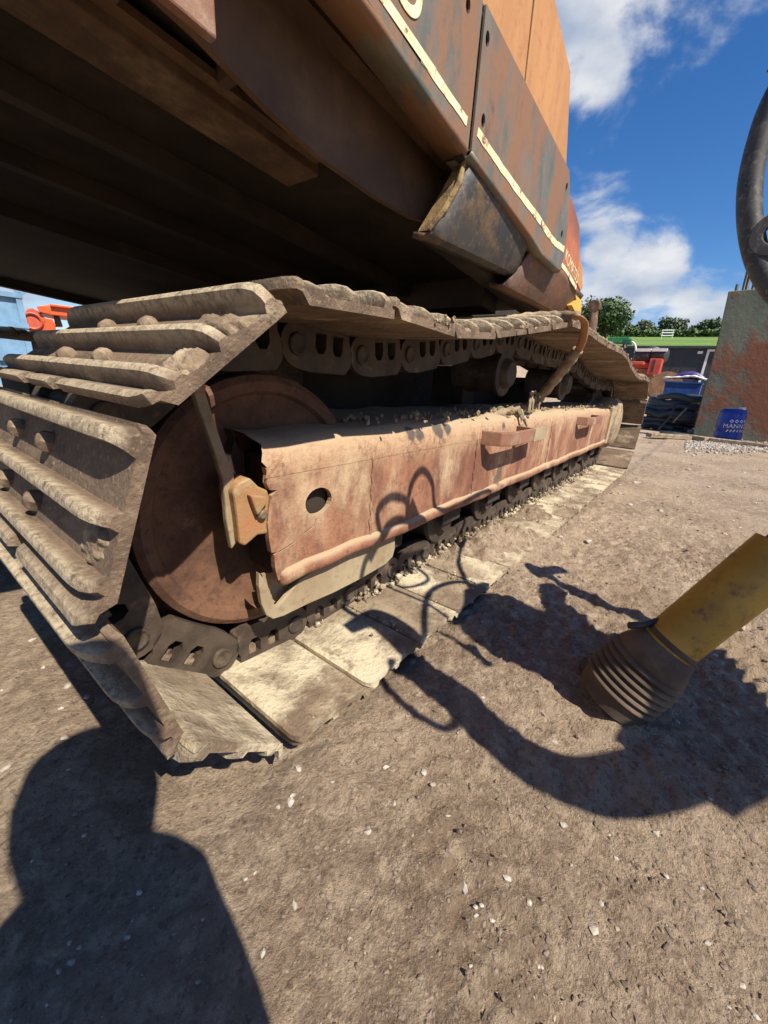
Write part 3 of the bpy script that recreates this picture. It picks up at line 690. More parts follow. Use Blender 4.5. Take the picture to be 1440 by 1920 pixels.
# --- car body and slew ring between the tracks (in deep shade)
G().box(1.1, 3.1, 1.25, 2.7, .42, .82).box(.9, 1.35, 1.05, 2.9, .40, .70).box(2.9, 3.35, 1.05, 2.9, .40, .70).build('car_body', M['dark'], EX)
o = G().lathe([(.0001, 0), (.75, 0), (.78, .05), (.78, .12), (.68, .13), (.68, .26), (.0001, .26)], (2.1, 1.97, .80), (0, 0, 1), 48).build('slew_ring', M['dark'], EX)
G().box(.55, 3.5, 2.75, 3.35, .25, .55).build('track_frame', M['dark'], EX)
# --- upper structure
SL = -.088
def zz(x, z0): return z0 + SL * x
def sheared(name, x0, x1, y0, y1, za, zb, mat, bevel=0, parent=None):
    a = [(x0, y0, zz(x0, za)), (x1, y0, zz(x1, za)), (x1, y1, zz(x1, za)), (x0, y1, zz(x0, za))]
    b = [(x0, y0, zz(x0, zb)), (x1, y0, zz(x1, zb)), (x1, y1, zz(x1, zb)), (x0, y1, zz(x0, zb))]
    o = G().hexa(a, b).build(name, mat, parent or EX)
    if bevel: bev(o, bevel)
    return o
PY = .53
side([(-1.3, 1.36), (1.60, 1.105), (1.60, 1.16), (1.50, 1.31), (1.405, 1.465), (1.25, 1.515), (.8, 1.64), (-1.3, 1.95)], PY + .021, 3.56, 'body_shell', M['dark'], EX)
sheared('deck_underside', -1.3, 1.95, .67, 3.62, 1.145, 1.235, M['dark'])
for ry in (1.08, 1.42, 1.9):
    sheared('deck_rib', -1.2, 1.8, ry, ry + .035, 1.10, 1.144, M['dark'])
side([(-1.3, 1.21), (.2, 1.10), (.384, 1.068), (.5, 1.036), (.61, 1.016), (.76, 1.006), (.90, 1.006), (.97, 1.018), (1.03, 1.06), (1.06, 1.10), (1.3, 1.08), (1.3, 1.16), (-1.3, 1.38)], .655, .668, 'side_sill', M['deck'], EX)
sheared('side_sill_lip', -1.3, 1.10, .62, .655, 1.225, 1.26, M['deck'])
o = sheared('deck_beam', .06, .70, .76, .86, 1.100, 1.146, M['beam'], .004)
sheared('beam_flange', .06, .69, .735, .76, 1.118, 1.130, M['beam'], 0, o)
for bx in (.30, .46, .62):
    sheared('gusset', bx, bx + .018, .669, .735, 1.115, 1.145, M['deck'])
sheared('cross_member', 1.5, 1.62, .75, 3.4, 1.05, 1.15, M['dark'])
sheared('cross_member', -.02, .10, .67, 1.6, 1.115, 1.15, M['dark'])
sheared('hanging_plate', .20, .37, .585, .600, 1.063, 1.2, M['flange'], .003)
sheared('rear_skirt', -1.3, 1.95, 3.54, 3.60, 1.10, 1.2, M['dark'])

sheared('slew_deck', 1.5, 3.0, 1.15, 3.4, 1.19, 1.5, M['dark'])
def pl(u, v, y=PY): p = onY(u, v, y); return (p.x, p.z)
# lower side panels: grey blue, folded in at the bottom
zl = lambda x: np.interp(x, [-1.2, .58, .90, 1.2, 1.33, 1.42, 1.62], [1.33, 1.164, 1.114, 1.078, 1.062, 1.044, 1.040])
zu = lambda x: 1.412 - .077 * x
SEAM = .912
p1 = [(x, float(zl(x))) for x in (-1.2, -.4, .2, .58, .75, SEAM - .004)] + [(x, zu(x)) for x in (SEAM - .004, .4, -1.2)]
p2 = [(x, float(zl(x)) + .0) for x in (SEAM + .004, 1.05, 1.2, 1.3, 1.36, 1.42, 1.52, 1.615)] + [(1.628, 1.10), (1.612, 1.16), (1.578, 1.235), (1.560, 1.27), (1.532, zu(1.53))] + [(x, zu(x)) for x in (1.2, SEAM + .004)]
slots1 = [pl(878, 10)]; slots2 = [pl(911, 75), pl(903, 228), pl(1060, 352), pl(1051, 440)]
def slot(c, w=.0085, h=.0125): return [(c[0] + w * math.cos(a), c[1] + h * math.sin(a)) for a in np.linspace(0, 2 * math.pi, 15)[:-1]]
PA = side(p1, PY, PY + .006, 'side_panel', M['panel'], EX, [slot(c) for c in slots1], bevel=.0015)
PB = side(p2, PY - .004, PY + .002, 'side_panel', M['panel'], EX, [slot(c) for c in slots2], bevel=.0015)
def fold(xa, xb, y, parent, n=14):
    vs = []; fs = []
    for k in range(n + 1):
        x = xa + (xb - xa) * k / n; z = float(zl(x))
        for (dy, dz) in ((0, 0), (.004, -.006), (.012, -.008), (.06, -.004)): vs.append((x, y + dy, z + dz))
    for k in range(n):
        for j in range(3): fs.append((k * 4 + j, (k + 1) * 4 + j, (k + 1) * 4 + j + 1, k * 4 + j + 1))
    o = mesh('folded_edge', vs, fs, M['panel'], parent, True); s = o.modifiers.new('s', 'SOLIDIFY'); s.thickness = .004
fold(-1.2, SEAM - .004, PY + .001, PA); fold(SEAM + .004, 1.615, PY - .003, PB)
G().box(SEAM - .012, SEAM + .016, PY + .008, PY + .03, 1.10, 1.36).build('seam_backing', M['dark'], PA)
# cream stripe painted along both panels
def stripe(pts, w, y, parent, name='stripe', mat='cream'):
    up = []; dn = []
    for i, (x, z) in enumerate(pts):
        t = Vector((pts[min(i + 1, len(pts) - 1)][0] - pts[max(i - 1, 0)][0], pts[min(i + 1, len(pts) - 1)][1] - pts[max(i - 1, 0)][1])).normalized()
        j = random.uniform(-.0011, .0011); j2 = random.uniform(-.0011, .0011)
        up.append((x - t.y * (w / 2 + j), z + t.x * (w / 2 + j))); dn.append((x + t.y * (w / 2 + j2), z - t.x * (w / 2 + j2)))
    return side(dn + up[::-1], y - .0012, y + .0008, name, M[mat], parent)
def dens(pts, n=6):
    return [(p.x, p.z) for p in catmull([(x, 0, z) for x, z in pts], n)]
s1 = [(-1.0, 1.36)] + [pl(722, 2), pl(790, 105), pl(850, 192), pl(875, 228)]
stripe(dens(s1), .0165, PY, PA)
s2 = [pl(892, 248), pl(930, 305), pl(975, 368), pl(1008, 412), pl(1024, 437), pl(1038, 455), pl(1055, 468)]
stripe(dens(s2), .0175, PY - .004, PB)
# lettering
me = text_mesh('KOMATSU', .145, .0006, 'RIGHT'); ax = Vector((1, 0, SL)).normalized()
e = onY(790, 64, PY)
Mt = Matrix(((ax.x, 0, 0, e.x + .004), (0, 0, -1, PY - .0012), (ax.z, 1, 0, e.z), (0, 0, 0, 1)))
me.transform(Mt); finish('lettering', me, M['cream'], PA)
# upper orange doors
tz = lambda x: 1.915 - .30 * x
q1 = [(-1.2, zu(-1.2) + .002), (1.146, zu(1.146) + .002), (1.134, 1.50), (1.11, tz(1.11)), (-1.2, tz(-.2))]
q2 = [(1.154, zu(1.154) + .002), (1.527, zu(1.527) + .002), (1.478, 1.40), (1.436, 1.486), (1.26, tz(1.26)), (1.12, tz(1.12)), (1.144, 1.50)]
side(q1, PY + .004, PY + .02, 'door_panel', M['orange'], EX, bevel=.002); side(q2, PY + .004, PY + .02, 'door_panel', M['orange'], EX, bevel=.002)
side([(1.09, 1.30), (1.18, 1.30), (1.16, 1.62), (1.09, 1.62)], PY + .022, PY + .03, 'door_gap', M['dark'], EX)
side([(1.475, 1.39), (1.49, 1.36), (1.463, 1.43), (1.44, 1.478), (1.432, 1.478)], PY + .012, PY + .03, 'door_latch', M['dark'], EX)
# rusty red end panel beyond the grey one
RY = PY + .012
r3 = [pl(1042, 487, RY), pl(1062, 515, RY), pl(1083, 549, RY), pl(1081, 528, RY), pl(1087, 480, RY), pl(1087, 425, RY), pl(1076, 385, RY), pl(1066, 360, RY), (1.56, 1.25), (1.55, 1.10)]
RP_ = side(r3, RY, RY + .01, 'end_panel', M['redpanel'], EX, bevel=.001)
stripe(dens([pl(1043, 486, RY), pl(1060, 506, RY), pl(1080, 540, RY)]), .014, RY, RP_)
me = text_mesh('KOMATSU', .052, .0005, 'LEFT', 1.0); a = onY(1058, 487, RY); b = onY(1081, 533, RY); d = Vector((b.x - a.x, 0, b.z - a.z)).normalized()
wid = max(v.co.x for v in me.vertices); k = math.hypot(b.x - a.x, b.z - a.z) / wid
me.transform(Matrix(((d.x * k, 0, 0, a.x), (0, 0, -1, RY - .001), (d.z * k, 1.0, 0, a.z), (0, 0, 0, 1)))); finish('lettering', me, M['letter'], RP_)
OY = PY + .02
side([pl(1082, 530, OY), pl(1089, 545, OY), pl(1092, 540, OY), pl(1092, 500, OY), pl(1087, 482, OY), pl(1084, 490, OY)], OY, OY + .1, 'corner_post', M['orange'], EX)
side([pl(1078, 547, OY), pl(1086, 545, OY), pl(1091, 556, OY), pl(1089, 590, OY), pl(1083, 592, OY), pl(1072, 572, OY), pl(1081, 562, OY)], OY, OY + .02, 'corner_plate', M['yellow'], EX)
# two bent guard plates below the panels
def guard(tl, tr, br, bl, yt, yb, mat, name):
    a = [onY(*tl, yt), onY(*tr, yt), onY(*br, yb), onY(*bl, yb)]
    n = 8; vs = []; fs = []
    for i in range(n + 1):
        t = i / n; L0 = a[0].lerp(a[3], t); R0 = a[1].lerp(a[2], t); bul = Vector((0, -.003 * math.sin(math.pi * min(1, t * 1.02)), 0))
        for j in range(7): vs.append(L0.lerp(R0, j / 6) + bul)
    for q in ((0, .012, -.003), (0, .045, .004)):       # folded back under
        for j in range(7): vs.append(a[3].lerp(a[2], j / 6) + Vector(q))
    n += 2
    for i in range(n):
        for j in range(6): fs.append((i * 7 + j, i * 7 + j + 1, (i + 1) * 7 + j + 1, (i + 1) * 7 + j))
    o = mesh(name, vs, fs, mat, EX); shade(o, 25); s = o.modifiers.new('s', 'SOLIDIFY'); s.thickness = .012; s.offset = -1; return o
o = guard((872, 312), (992, 432), (962, 508), (806, 432), .548, .585, M['guardbox'], 'lower_guard')
ga = [onY(872, 311, .548), onY(806, 432, .585)]
fl = [ga[0] + Vector((-.001, -.006, .004)), ga[0].lerp(ga[1], .5) + Vector((-.001, -.014, 0)), ga[1] + Vector((-.001, -.004, 0)), ga[1] + Vector((.004, .036, .004)), ga[0].lerp(ga[1], .55) + Vector((.002, .032, 0)), ga[0] + Vector((0, .026, .004))]
mesh('end_flange', fl + [v + Vector((.008, 0, 0)) for v in fl], [(5, 4, 3, 2, 1, 0), (6, 7, 8, 9, 10, 11)] + [(i, (i + 1) % 6, (i + 1) % 6 + 6, i + 6) for i in range(6)], M['torn'], o)
G().tube([ga[0] + Vector((-.006, .0, .004)), ga[0].lerp(ga[1], .3) + Vector((-.004, -.014, 0)), ga[0].lerp(ga[1], .7) + Vector((-.004, -.013, 0)), ga[1] + Vector((-.004, 0, 0))], [.005, .007, .007, .006], 8).build('torn_edge', M['torn'], o)
guard((1003, 452), (1090, 552), (1058, 590), (944, 530), .553, .60, M['guardrust'], 'lower_guard')
sheared('guard_backing', 1.0, 1.9, .64, .70, 1.08, 1.2, M['dark'])

# mud lumps lying on the shoes and along the chain
def clods(name, spots, parent, mat, seed=1):
    rs = np.random.RandomState(seed); g = G()
    for (p, r, n, s) in spots:
        for k in range(n):
            rv, rf = ROCKS[rs.randint(16)]; q = s * rs.uniform(.3, 1.2) * rs.uniform(.6, 1, 3)
            c = np.array(p) + rs.normal(0, 1, 3) * np.array(r); a = rs.uniform(0, 6.28); w = rv * q
            w = np.stack([w[:, 0] * math.cos(a) - w[:, 1] * math.sin(a), w[:, 0] * math.sin(a) + w[:, 1] * math.cos(a), w[:, 2]], 1)
            g.add([tuple(v) for v in w + c], rf)
    o = g.build(name, mat, parent); o['kind'] = 'stuff'; return o
def cake(name, M4, rx, ry, h, parent, mat, seed):
    """a cracked lump of mud stuck to a surface: M4 maps local x, y, up"""
    n = 34; u = np.linspace(-1, 1, n); U, V = np.meshgrid(u, u, indexing='ij'); rr = np.hypot(U, V)
    rim = .75 + .7 * fbm(U * 1.8 + seed, V * 1.8, 3, seed); k = np.clip((rim - rr) / .28, 0, 1) ** .6
    Z = .62 * k * h * (.7 + .9 * fbm(U * 2.5 + seed, V * 2.5, 3, seed + 5) + .35 * fbm(U * 8, V * 8, 2, seed + 9)) - .004 * (k <= 0) - .002
    vs = [tuple(M4 @ Vector((float(a), float(b), float(c)))) for a, b, c in zip((U * rx).ravel(), (V * ry).ravel(), Z.ravel())]
    kk = k.ravel(); fs = [(i * n + j, (i + 1) * n + j, (i + 1) * n + j + 1, i * n + j + 1) for i in range(n - 1) for j in range(n - 1) if max(kk[i * n + j], kk[(i + 1) * n + j], kk[i * n + j + 1], kk[(i + 1) * n + j + 1]) > 0]
    return mesh(name, vs, fs, mat, parent, True)
def shoe_pt(i, s, y, n): return tuple(Matrix.Translation((0, YC, 0)) @ FR[i % NL] @ Vector((s, y, n)))
sp = []
for i in range(NL):
    c = FR[i].translation
    if c.z < .12 and .5 < c.x < 3.6:
        sp.append((shoe_pt(i, .0, .112, .026), (.06, .014, .008), 26 if c.x > .8 else 2, .013))
        if c.x > 1.7 or random.random() < .3: sp.append((shoe_pt(i, .08, .23, .035), (.02, .07, .003), 22, .006))
clods('chain_mud', sp, EX, M['shoe_dry'], 3)
nose_i = sorted(range(NL), key=lambda i: (FR[i].translation - Vector((.20, 0, .64))).length)[:2]
top_i = sorted(range(NL), key=lambda i: (FR[i].translation - Vector((.40, 0, .71))).length)[:2]
def on_shoe(i, s_, y_, n_): return Matrix.Translation((0, YC, 0)) @ FR[i % NL] @ Matrix.Translation((s_, y_, n_))
for q, (i, s_, y_, rx, ry, h) in enumerate(((nose_i[0], -.04, .27, .028, .075, .022), (nose_i[0], .05, .30, .045, .035, .018), (nose_i[1], .035, .29, .03, .045, .018), (top_i[0], .035, .27, .03, .065, .028), (top_i[1], .04, .30, .035, .04, .026), (top_i[1], -.04, .27, .03, .05, .018))):
    cake('mud_cake', on_shoe(i, s_, y_, .050), rx, ry, h, EX, M['clod'], q + 3)
sp = []
for i in range(NL):
    c = FR[i].translation
    if c.z > .66 and .5 < c.x < 3.2:
        cake('mud_cake', on_shoe(i, random.uniform(-.05, .06), random.uniform(.27, .32), .052), random.uniform(.02, .045), random.uniform(.02, .05), random.uniform(.012, .03), EX, M['clod'], i + 40)
        sp.append((shoe_pt(i, random.uniform(-.06, .08), random.uniform(.25, .33), .056), (.03, .03, .004), 10, .006))
clods('shoe_mud', sp, EX, M['clod'], 4)
sp = [((x, .62 + random.uniform(0, .1), .548), (.05, .03, .004), 14, .009) for x in np.arange(.7, 3.3, .09)] + [((3.38, .61, .545), (.06, .02, .008), 60, .012), ((1.62, .63, .555), (.12, .025, .006), 60, .011)]
clods('frame_mud', sp, EX, M['clod'], 5)

# ------------------------------------------------------------------ muddy hose draped over the track
HB = empty('draped_hose', (1.75, .45, .03), 'muddy old hose with yellow strap draped over track onto the frame', 'hose')
pts = [onY(935, 604, .62), onY(985, 594, .56), onY(1040, 591, .48), onY(1085, 592, .40)]
o = G().tube(catmull(pts, 8), [.013 + .002 * math.sin(k * 1.7) for k in range(25)], 10).build('hose', M['clod'], HB, True)
pts = [onY(1082, 592, .40), onY(1096, 606, .395), onY(1092, 640, .41), onY(1078, 668, .44)]
G().tube(catmull(pts, 8), .013, 8, True, .35).build('strap', M['yoke'], HB, True)
pts = [onY(1084, 655, .43), onY(1066, 680, .46), onY(1040, 712, .51), onY(1015, 742, .56), onY(1003, 753, .58)]
c = catmull(pts, 8)
G().tube(c, [.0195 + .002 * math.sin(k * 1.3) + .0015 * math.sin(k * 3.1) for k in range(len(c))], 12).build('hose', M['clod'], HB, True)
pts = [onY(1008, 752, .585), onY(985, 764, .60), onY(960, 768, .615), onY(925, 778, .63), onY(890, 790, .645)]; c = catmull(pts, 8)
G().tube(c, [.016 + .006 * math.sin(k * 1.9) for k in range(len(c))], 9).build('torn_sleeve', M['clod'], HB, True)
g = G()
for k in range(14):
    a = onY(random.uniform(990, 1012), random.uniform(735, 752), .57); b = a + Vector((random.uniform(-.05, .02), random.uniform(-.03, .01), random.uniform(-.06, .0)))
    g.tube([a, a.lerp(b, .5) + Vector((0, 0, .008)), b], [.006, .005, .002], 5)
g.tube([onY(975, 770, .59), onY(982, 785, .565), onY(988, 800, .56)], [.012, .009, .003], 5)
g.build('frayed_strands', M['wood'], HB)

# ------------------------------------------------------------------ yellow tubular leg at the right, with an unseen head above, made up from shadow outlines
BB = onZ(1170, 1282, .06); dB = (BB - CAM).dot(FWD)
t0 = atD(1243, 1218, dB * .955); t1 = atD(1470, 1034, dB * .85); AX = (t1 - t0).normalized()
BASE = Vector((BB.x, BB.y, 0))
LG = empty('hydraulic_leg', BASE, 'scuffed yellow steel tube leg on ribbed rubber bellows, standing on mud at right', 'machine leg')
RT = 46 / FPX * dB * .955
o = G().lathe([(RT * .93, -.05), (RT, -.05), (RT, .0), (RT, .15), (RT, (t1 - t0).length), (RT * .93, (t1 - t0).length), (RT * .93, .02)], t0, AX, 40).build('tube', M['leg'], LG); shade(o, 40)
G().lathe([(RT * 1.0, -.006), (RT * 1.025, -.004), (RT * 1.025, .004), (RT * 1.0, .006)], t0 + AX * .022, AX, 40).build('weld_band', M['rubber'], o, True)
G().tube([t1 - AX * .22, t1 + AX * .62], .036, 20).build('ram_rod', M['steel'], LG, True)
# bellows: pleats below a plain cuff
BA = (t0 - BB).normalized(); LB = (t0 - BB).length; RBm = 64 / FPX * dB
prof = [(RT * 1.02, LB + .014), (RT * 1.14, LB + .010), (RT * 1.24, LB - .008), (RT * 1.42, LB * .72)]
for k in range(6):
    h0 = LB * (.66 - .135 * k); q_ = LB * .135; r0 = RT * 1.42 + (RBm - RT * 1.42) * k / 5
    prof += [(r0 - .002, h0), (r0 + .0055, h0 - q_ * .25), (r0 + .0065, h0 - q_ * .55), (r0, h0 - q_ * .85)]
prof += [(RBm * .97, -.03), (RBm * .9, -.05), (.0001, -.05)]
o = G().lathe(prof, BB, BA, 56).build('bellows', M['rubber'], LG); shade(o, 60)
b0 = t0 - AX * .0
fp = onZ(1096, 1268); fp.z = .022; fq = onZ(1190, 1275); fq.z = .03
G().tube([fp + (fp - fq).normalized() * .012, fp, fp.lerp(fq, .3), fq], [.012, .026, .033, .036], 14).build('foot_stub', M['rubber'], LG, True)
G().tube([t0 + (RIGHT * -.62 - DOWN * .78) * RT * 1.26 + RIGHT * -.03, t0 + (RIGHT * -.62 - DOWN * .78) * RT * 1.3, t0 + AX * .012 + (RIGHT * -.5 - DOWN * .86) * RT * 1.22 + RIGHT * .02], .007, 8).build('clamp', M['steel'], LG, True)
# unseen parts above and to the right, projected back from their shadow outlines
def src(u, v, h): p = onZ(u, v); return p - SUND * (h / -SUND.z)
def srcY(u, v, y, h): p = onY(u, v, y); return p - SUND * ((p.z - h) / SUND.z) if False else p - SUND * ((h - p.z) / -SUND.z)
def thick(pts, h0, h1): return [src(u, v, h0) for u, v in pts], [src(u, v, h1) for u, v in pts]
HD = t1 + AX * .6
def slab(name, px, h, th, mat):
    p = [src(u, v, h) for u, v in px]; q = [v + Vector((0, 0, th)) for v in p]; n = len(p)
    return mesh(name, p + q, [tuple(range(n))[::-1], tuple(range(n, 2 * n))] + [(i, (i + 1) % n, (i + 1) % n + n, i + n) for i in range(n)], mat, LG)
slab('shadow_plate', [(872, 1128), (905, 1112), (962, 1124), (1060, 1160), (1150, 1196), (1260, 1245), (1230, 1370), (1201, 1383), (1080, 1308), (1008, 1267), (921, 1221), (872, 1180)], .95, .05, M['leg'])  # unseen slabs, cut to the ground shadows they are added to cast
slab('shadow_plate', [(1250, 1262), (1322, 1226), (1362, 1221), (1409, 1272), (1460, 1330), (1560, 1480), (1440, 1500), (1373, 1536), (1296, 1478), (1200, 1420), (1200, 1370)], 1.0, .06, M['leg'])
def shield(name, pts, h, th, mat):   # unseen plate added to keep the sun off these points
    p = [v - SUND * ((h - v.z) / -SUND.z) for v in pts]; q = [v + Vector((0, 0, th)) for v in p]; n = len(p)
    return mesh(name, p + q, [tuple(range(n))[::-1], tuple(range(n, 2 * n))] + [(i, (i + 1) % n, (i + 1) % n + n, i + n) for i in range(n)], mat, LG)
_w = AX.cross(SUND).normalized() * .082
shield('shadow_plate', [t0 - AX * .08 + _w, t1 + AX * .03 + _w, t1 + AX * .03 - _w, t0 - AX * .08 - _w], 1.04, .04, M['leg'])  # added out of view to shade the yellow tube
# curved arm with the long J shadow
J = [(640, 1190), (690, 1172), (735, 1200), (790, 1258), (865, 1312), (915, 1365), (985, 1418), (1060, 1458), (1137, 1472), (1215, 1458), (1290, 1430)]
c = catmull([src(u, v, .92) for u, v in J], 6); n = len(c)
G().tube(c, [float(np.interp(k / n, [0, .06, .10, .2, .3, .6, 1], [.018, .024, .042, .045, .040, .046, .052])) for k in range(n)], 12).build('curved_arm', M['steel'], LG, True)
def thin(name, pts, r, mat='hoseblack'): G().tube(catmull(pts, 8), r, 8).build(name, M[mat], LG, True)
H = .95
thin('hose', [src(720, 1245, .93), src(722, 1264, .92), src(751, 1308, .92), src(803, 1349, .92), src(845, 1364, .92), src(870, 1340, .94)], .0085)
thin('lever', [src(985, 1070, 1.0), src(1010, 1072, 1.0), src(1100, 1118, 1.0), src(1234, 1172, 1.0), src(1330, 1230, 1.0)], .027, 'steel')
thin('lever_knob', [src(1000, 1078, 1.0), src(1030, 1070, 1.02), src(1058, 1066, 1.03)], .024, 'steel')
thin('hose', [src(700, 1185, .92), srcY(672, 1128, .60, .96), srcY(690, 1050, .58, 1.0), srcY(712, 1010, .58, 1.02), srcY(708, 960, .58, 1.05), srcY(735, 932, .58, 1.07), srcY(765, 945, .58, 1.06), srcY(768, 1000, .58, 1.03), src(768, 1060, 1.0)], .0085)
thin('hose', [srcY(700, 1040, .58, 1.0), srcY(730, 985, .58, 1.02), srcY(760, 980, .58, 1.02), srcY(785, 1010, .58, 1.0)], .011)
thin('hose', [srcY(762, 1000, .58, 1.02), srcY(765, 940, .58, 1.05), srcY(775, 900, .58, 1.08), srcY(793, 882, .58, 1.1), srcY(810, 905, .58, 1.08), srcY(828, 965, .58, 1.04), src(830, 1010, 1.0), src(850, 1080, .98), src(880, 1130, .97)], .0085)
thin('hose', [src(700, 1085, .95), src(745, 1112, .95), src(790, 1098, .95), src(770, 1075, .95)], .006)
thin('hose', [src(780, 1215, .93), src(782, 1150, .95), src(800, 1115, .97), src(850, 1102, 1.0), src(900, 1120, 1.0)], .009)
thin('hose', [src(705, 1108, .95), src(780, 1140, .95), src(828, 1173, .95), src(870, 1205, .95), src(900, 1230, .95)], .005)
thin('hose_end', [src(868, 1206, .95), src(895, 1226, .95), src(914, 1244, .95)], .016)
tri = [(762, 985), (775, 935), (800, 1000), (815, 1045), (780, 1040)]
p = [srcY(u, v, .58, 1.02) for u, v in tri]; q = [v + Vector((-.01, -.01, .02)) for v in p]; n = len(p)
mesh('bracket_plate', p + q, [tuple(range(n))[::-1], tuple(range(n, 2 * n))] + [(i, (i + 1) % n, (i + 1) % n + n, i + n) for i in range(n)], M['steel'], LG)
thin('support_rod', [t1 + AX * .55, src(1250, 1330, .98)], .03, 'steel')

# ------------------------------------------------------------------ photographer crouching behind the camera (only the shadow shows)
def person():
    J = {}
    def gp(x, y, h): return Vector((x, y, 0)) - SUND * (h / -SUND.z)
    head = gp(.088, .615, .93); neck = gp(.05, .50, .82); sh = gp(.0, .39, .70); chest = gp(-.01, .28, .58); pel = gp(-.06, .06, .30)
    Rt = Vector((1, -.1, 0)).normalized()
    V = [pel, chest, sh, neck, sh + Rt * .115 + Vector((0, 0, -.02)), sh - Rt * .15, pel + Rt * .12, pel - Rt * .12]
    E = [(0, 1), (1, 2), (2, 3), (2, 4), (2, 5), (0, 6), (0, 7)]; RD = [.15, .16, .115, .085, .06, .07, .1, .1]
    def add(p, v, r): V.append(v); E.append((p, len(V) - 1)); RD.append(r); return len(V) - 1
    e = add(5, gp(-.16, .50, .74), .075); e = add(e, gp(-.13, .60, .82), .06); add(e, gp(-.03, .58, .84), .05)
    e = add(4, V[4] + Vector((.015, -.06, -.20)), .045); add(e, V[4] + Vector((-.04, -.02, -.10)), .035)
    for s, k in ((1, 6), (-1, 7)):
        kn = add(k, V[k] + Vector((s * .02, -.02, .05)) + Vector((0, -.22, .0)), .075); an = add(kn, Vector((V[k].x, V[k].y - .14, .08)), .05); add(an, Vector((V[k].x, V[k].y - .30, .04)), .045)
    me = bpy.data.meshes.new('person'); me.from_pydata(V, E, []); o = finish('person', me, M['cloth'])
    sk = o.modifiers.new('skin', 'SKIN'); sv = me.skin_vertices[0].data
    for i, r in enumerate(RD): sv[i].radius = (r, r)
    sv[0].use_root = True
    o.modifiers.new('sub', 'SUBSURF').levels = 2; o.modifiers['sub'].render_levels = 2
    tag(o, 'person in dark clothing crouching behind the viewpoint, seen only as a shadow', 'person')
    g = G(); g.lathe([(.0001, .13), (.05, .122), (.085, .085), (.096, .03), (.094, -.03), (.08, -.09), (.05, -.125), (.0001, -.13)], head, (.05, .1, 1), 20)
    h = g.build('head', M['cloth'], o, True)
person()

# ------------------------------------------------------------------ yard things at the right
# rusty green plate standing on edge
pg = [onX(1300, 812, 8.95), onX(1303, 795, 8.95), onX(1345, 640, 8.95), onX(1366, 546, 8.95), onX(1421, 541, 8.95), onX(1600, 530, 8.95), onX(1640, 850, 8.95)]
z0 = -.01
pg[0].z = z0; pg[-1].z = z0
Mp = Matrix(((0, 0, 1, 0), (1, 0, 0, 0), (0, 1, 0, 0), (0, 0, 0, 1)))
o = G().prism([(p.y, p.z) for p in pg], 8.95, 9.07, Mp).build('steel_plate', M['plate']); bev(o, .012)
tag(o, 'tall green and rust brown steel plate standing on edge behind blue drum', 'steel plate')
# rods standing behind the plate's top
k = 0
for (u0, v0, u1, v1) in ((1394, 541, 1403, 505), (1401, 541, 1408, 508), (1409, 541, 1417, 520), (1382, 541, 1383, 533)):
    a = onX(u0, v0 + 60, 9.3); b = onX(u1, v1, 9.3); a.z = 0
    r = G().tube([a, a.lerp(b, .5), b], .022, 8).build('steel_rod', M['steel'], None, True)
    tag(r, ['first long thin steel rod leaning behind the green plate', 'second of the long steel rods leaning behind the green plate', 'steel rod nearest the curved boom behind the green plate', 'shortest steel rod just showing over the green plate top'][k], 'rod', 'rods behind the plate'); k += 1
# dark curved boom with its pivot boss
BM = empty('boom_arm', Vector((7.7, -.3, 0)), 'dark scuffed curved steel boom arm with round pivot boss at right edge', 'boom')
outer = [(1462, 130), (1440, 160), (1418, 205), (1400, 250), (1388, 300), (1382, 340), (1381, 385), (1385, 430), (1393, 470), (1402, 500), (1418, 535), (1436, 556), (1475, 600)]
inner = [(1520, 560), (1475, 540), (1450, 520), (1432, 490), (1431, 430), (1429, 400), (1430, 350), (1434, 300), (1442, 262), (1460, 230), (1500, 180)]
mid = [(1490, 120), (1462, 165), (1440, 212), (1424, 262), (1412, 310), (1406, 352), (1405, 395), (1408, 432), (1416, 472), (1430, 508), (1450, 540), (1490, 580)]
cl_ = catmull([onX(u, v, 7.7) for u, v in mid], 6); n_ = len(cl_)
o = G().tube(cl_, [.128 + .010 * k / n_ for k in range(n_)], 24).build('curved_arm', M['boom'], BM, True)
c0 = onX(1452, 440, 7.62)
o = G().lathe([(.10, -.02), (.12, -.06), (.24, -.06), (.26, 0), (.26, .2)], c0, (1, 0, 0), 28).build('pivot_boss', M['boom'], BM); shade(o)
G().box(7.75, 7.95, c0.y - 1.5, c0.y - 1.1, 0, c0.z + .3).box(7.76, 7.94, c0.y - 1.2, c0.y - .05, c0.z - .12, c0.z + .1).build('boom_stand', M['boom'], BM)
# blue drum
dc = onZ(1361, 828); dc.z = gz(dc.x, dc.y)
DR = empty('plastic_drum', dc, 'blue plastic oil drum with white lettering standing before the rusty plate', 'drum')
tilt = Vector((0.0, .05, 1)).normalized()
HDr = .50; rD = .17
o = G().lathe([(.0001, 0), (rD * .9, 0), (rD * .98, .02), (rD, .06), (rD, .14), (rD * .965, .155), (rD * .965, .165), (rD, .18), (rD, .36), (rD * .96, .372), (rD * .97, .40), (rD * .94, .46), (rD * .8, .49), (rD * .76, HDr), (.0001, HDr)], dc, tilt, 32).build('body', M['drum'], DR); shade(o, 35)
G().lathe([(.0001, .035), (.04, .035), (.042, 0)], dc + tilt * HDr + Vector((-.05, -.09, -.005)), tilt, 14).build('cap', M['white'], DR)
def wrap(me, zc, ang, rad):
    for v in me.vertices:
        a = ang + v.co.x / rad; v.co = Vector((rad * math.cos(a), rad * math.sin(a), zc + v.co.y + .0 * v.co.z))
    return me
TM = Matrix.Translation(dc) @ Vector((0, 0, 1)).rotation_difference(tilt).to_matrix().to_4x4()
facing = math.pi + .55
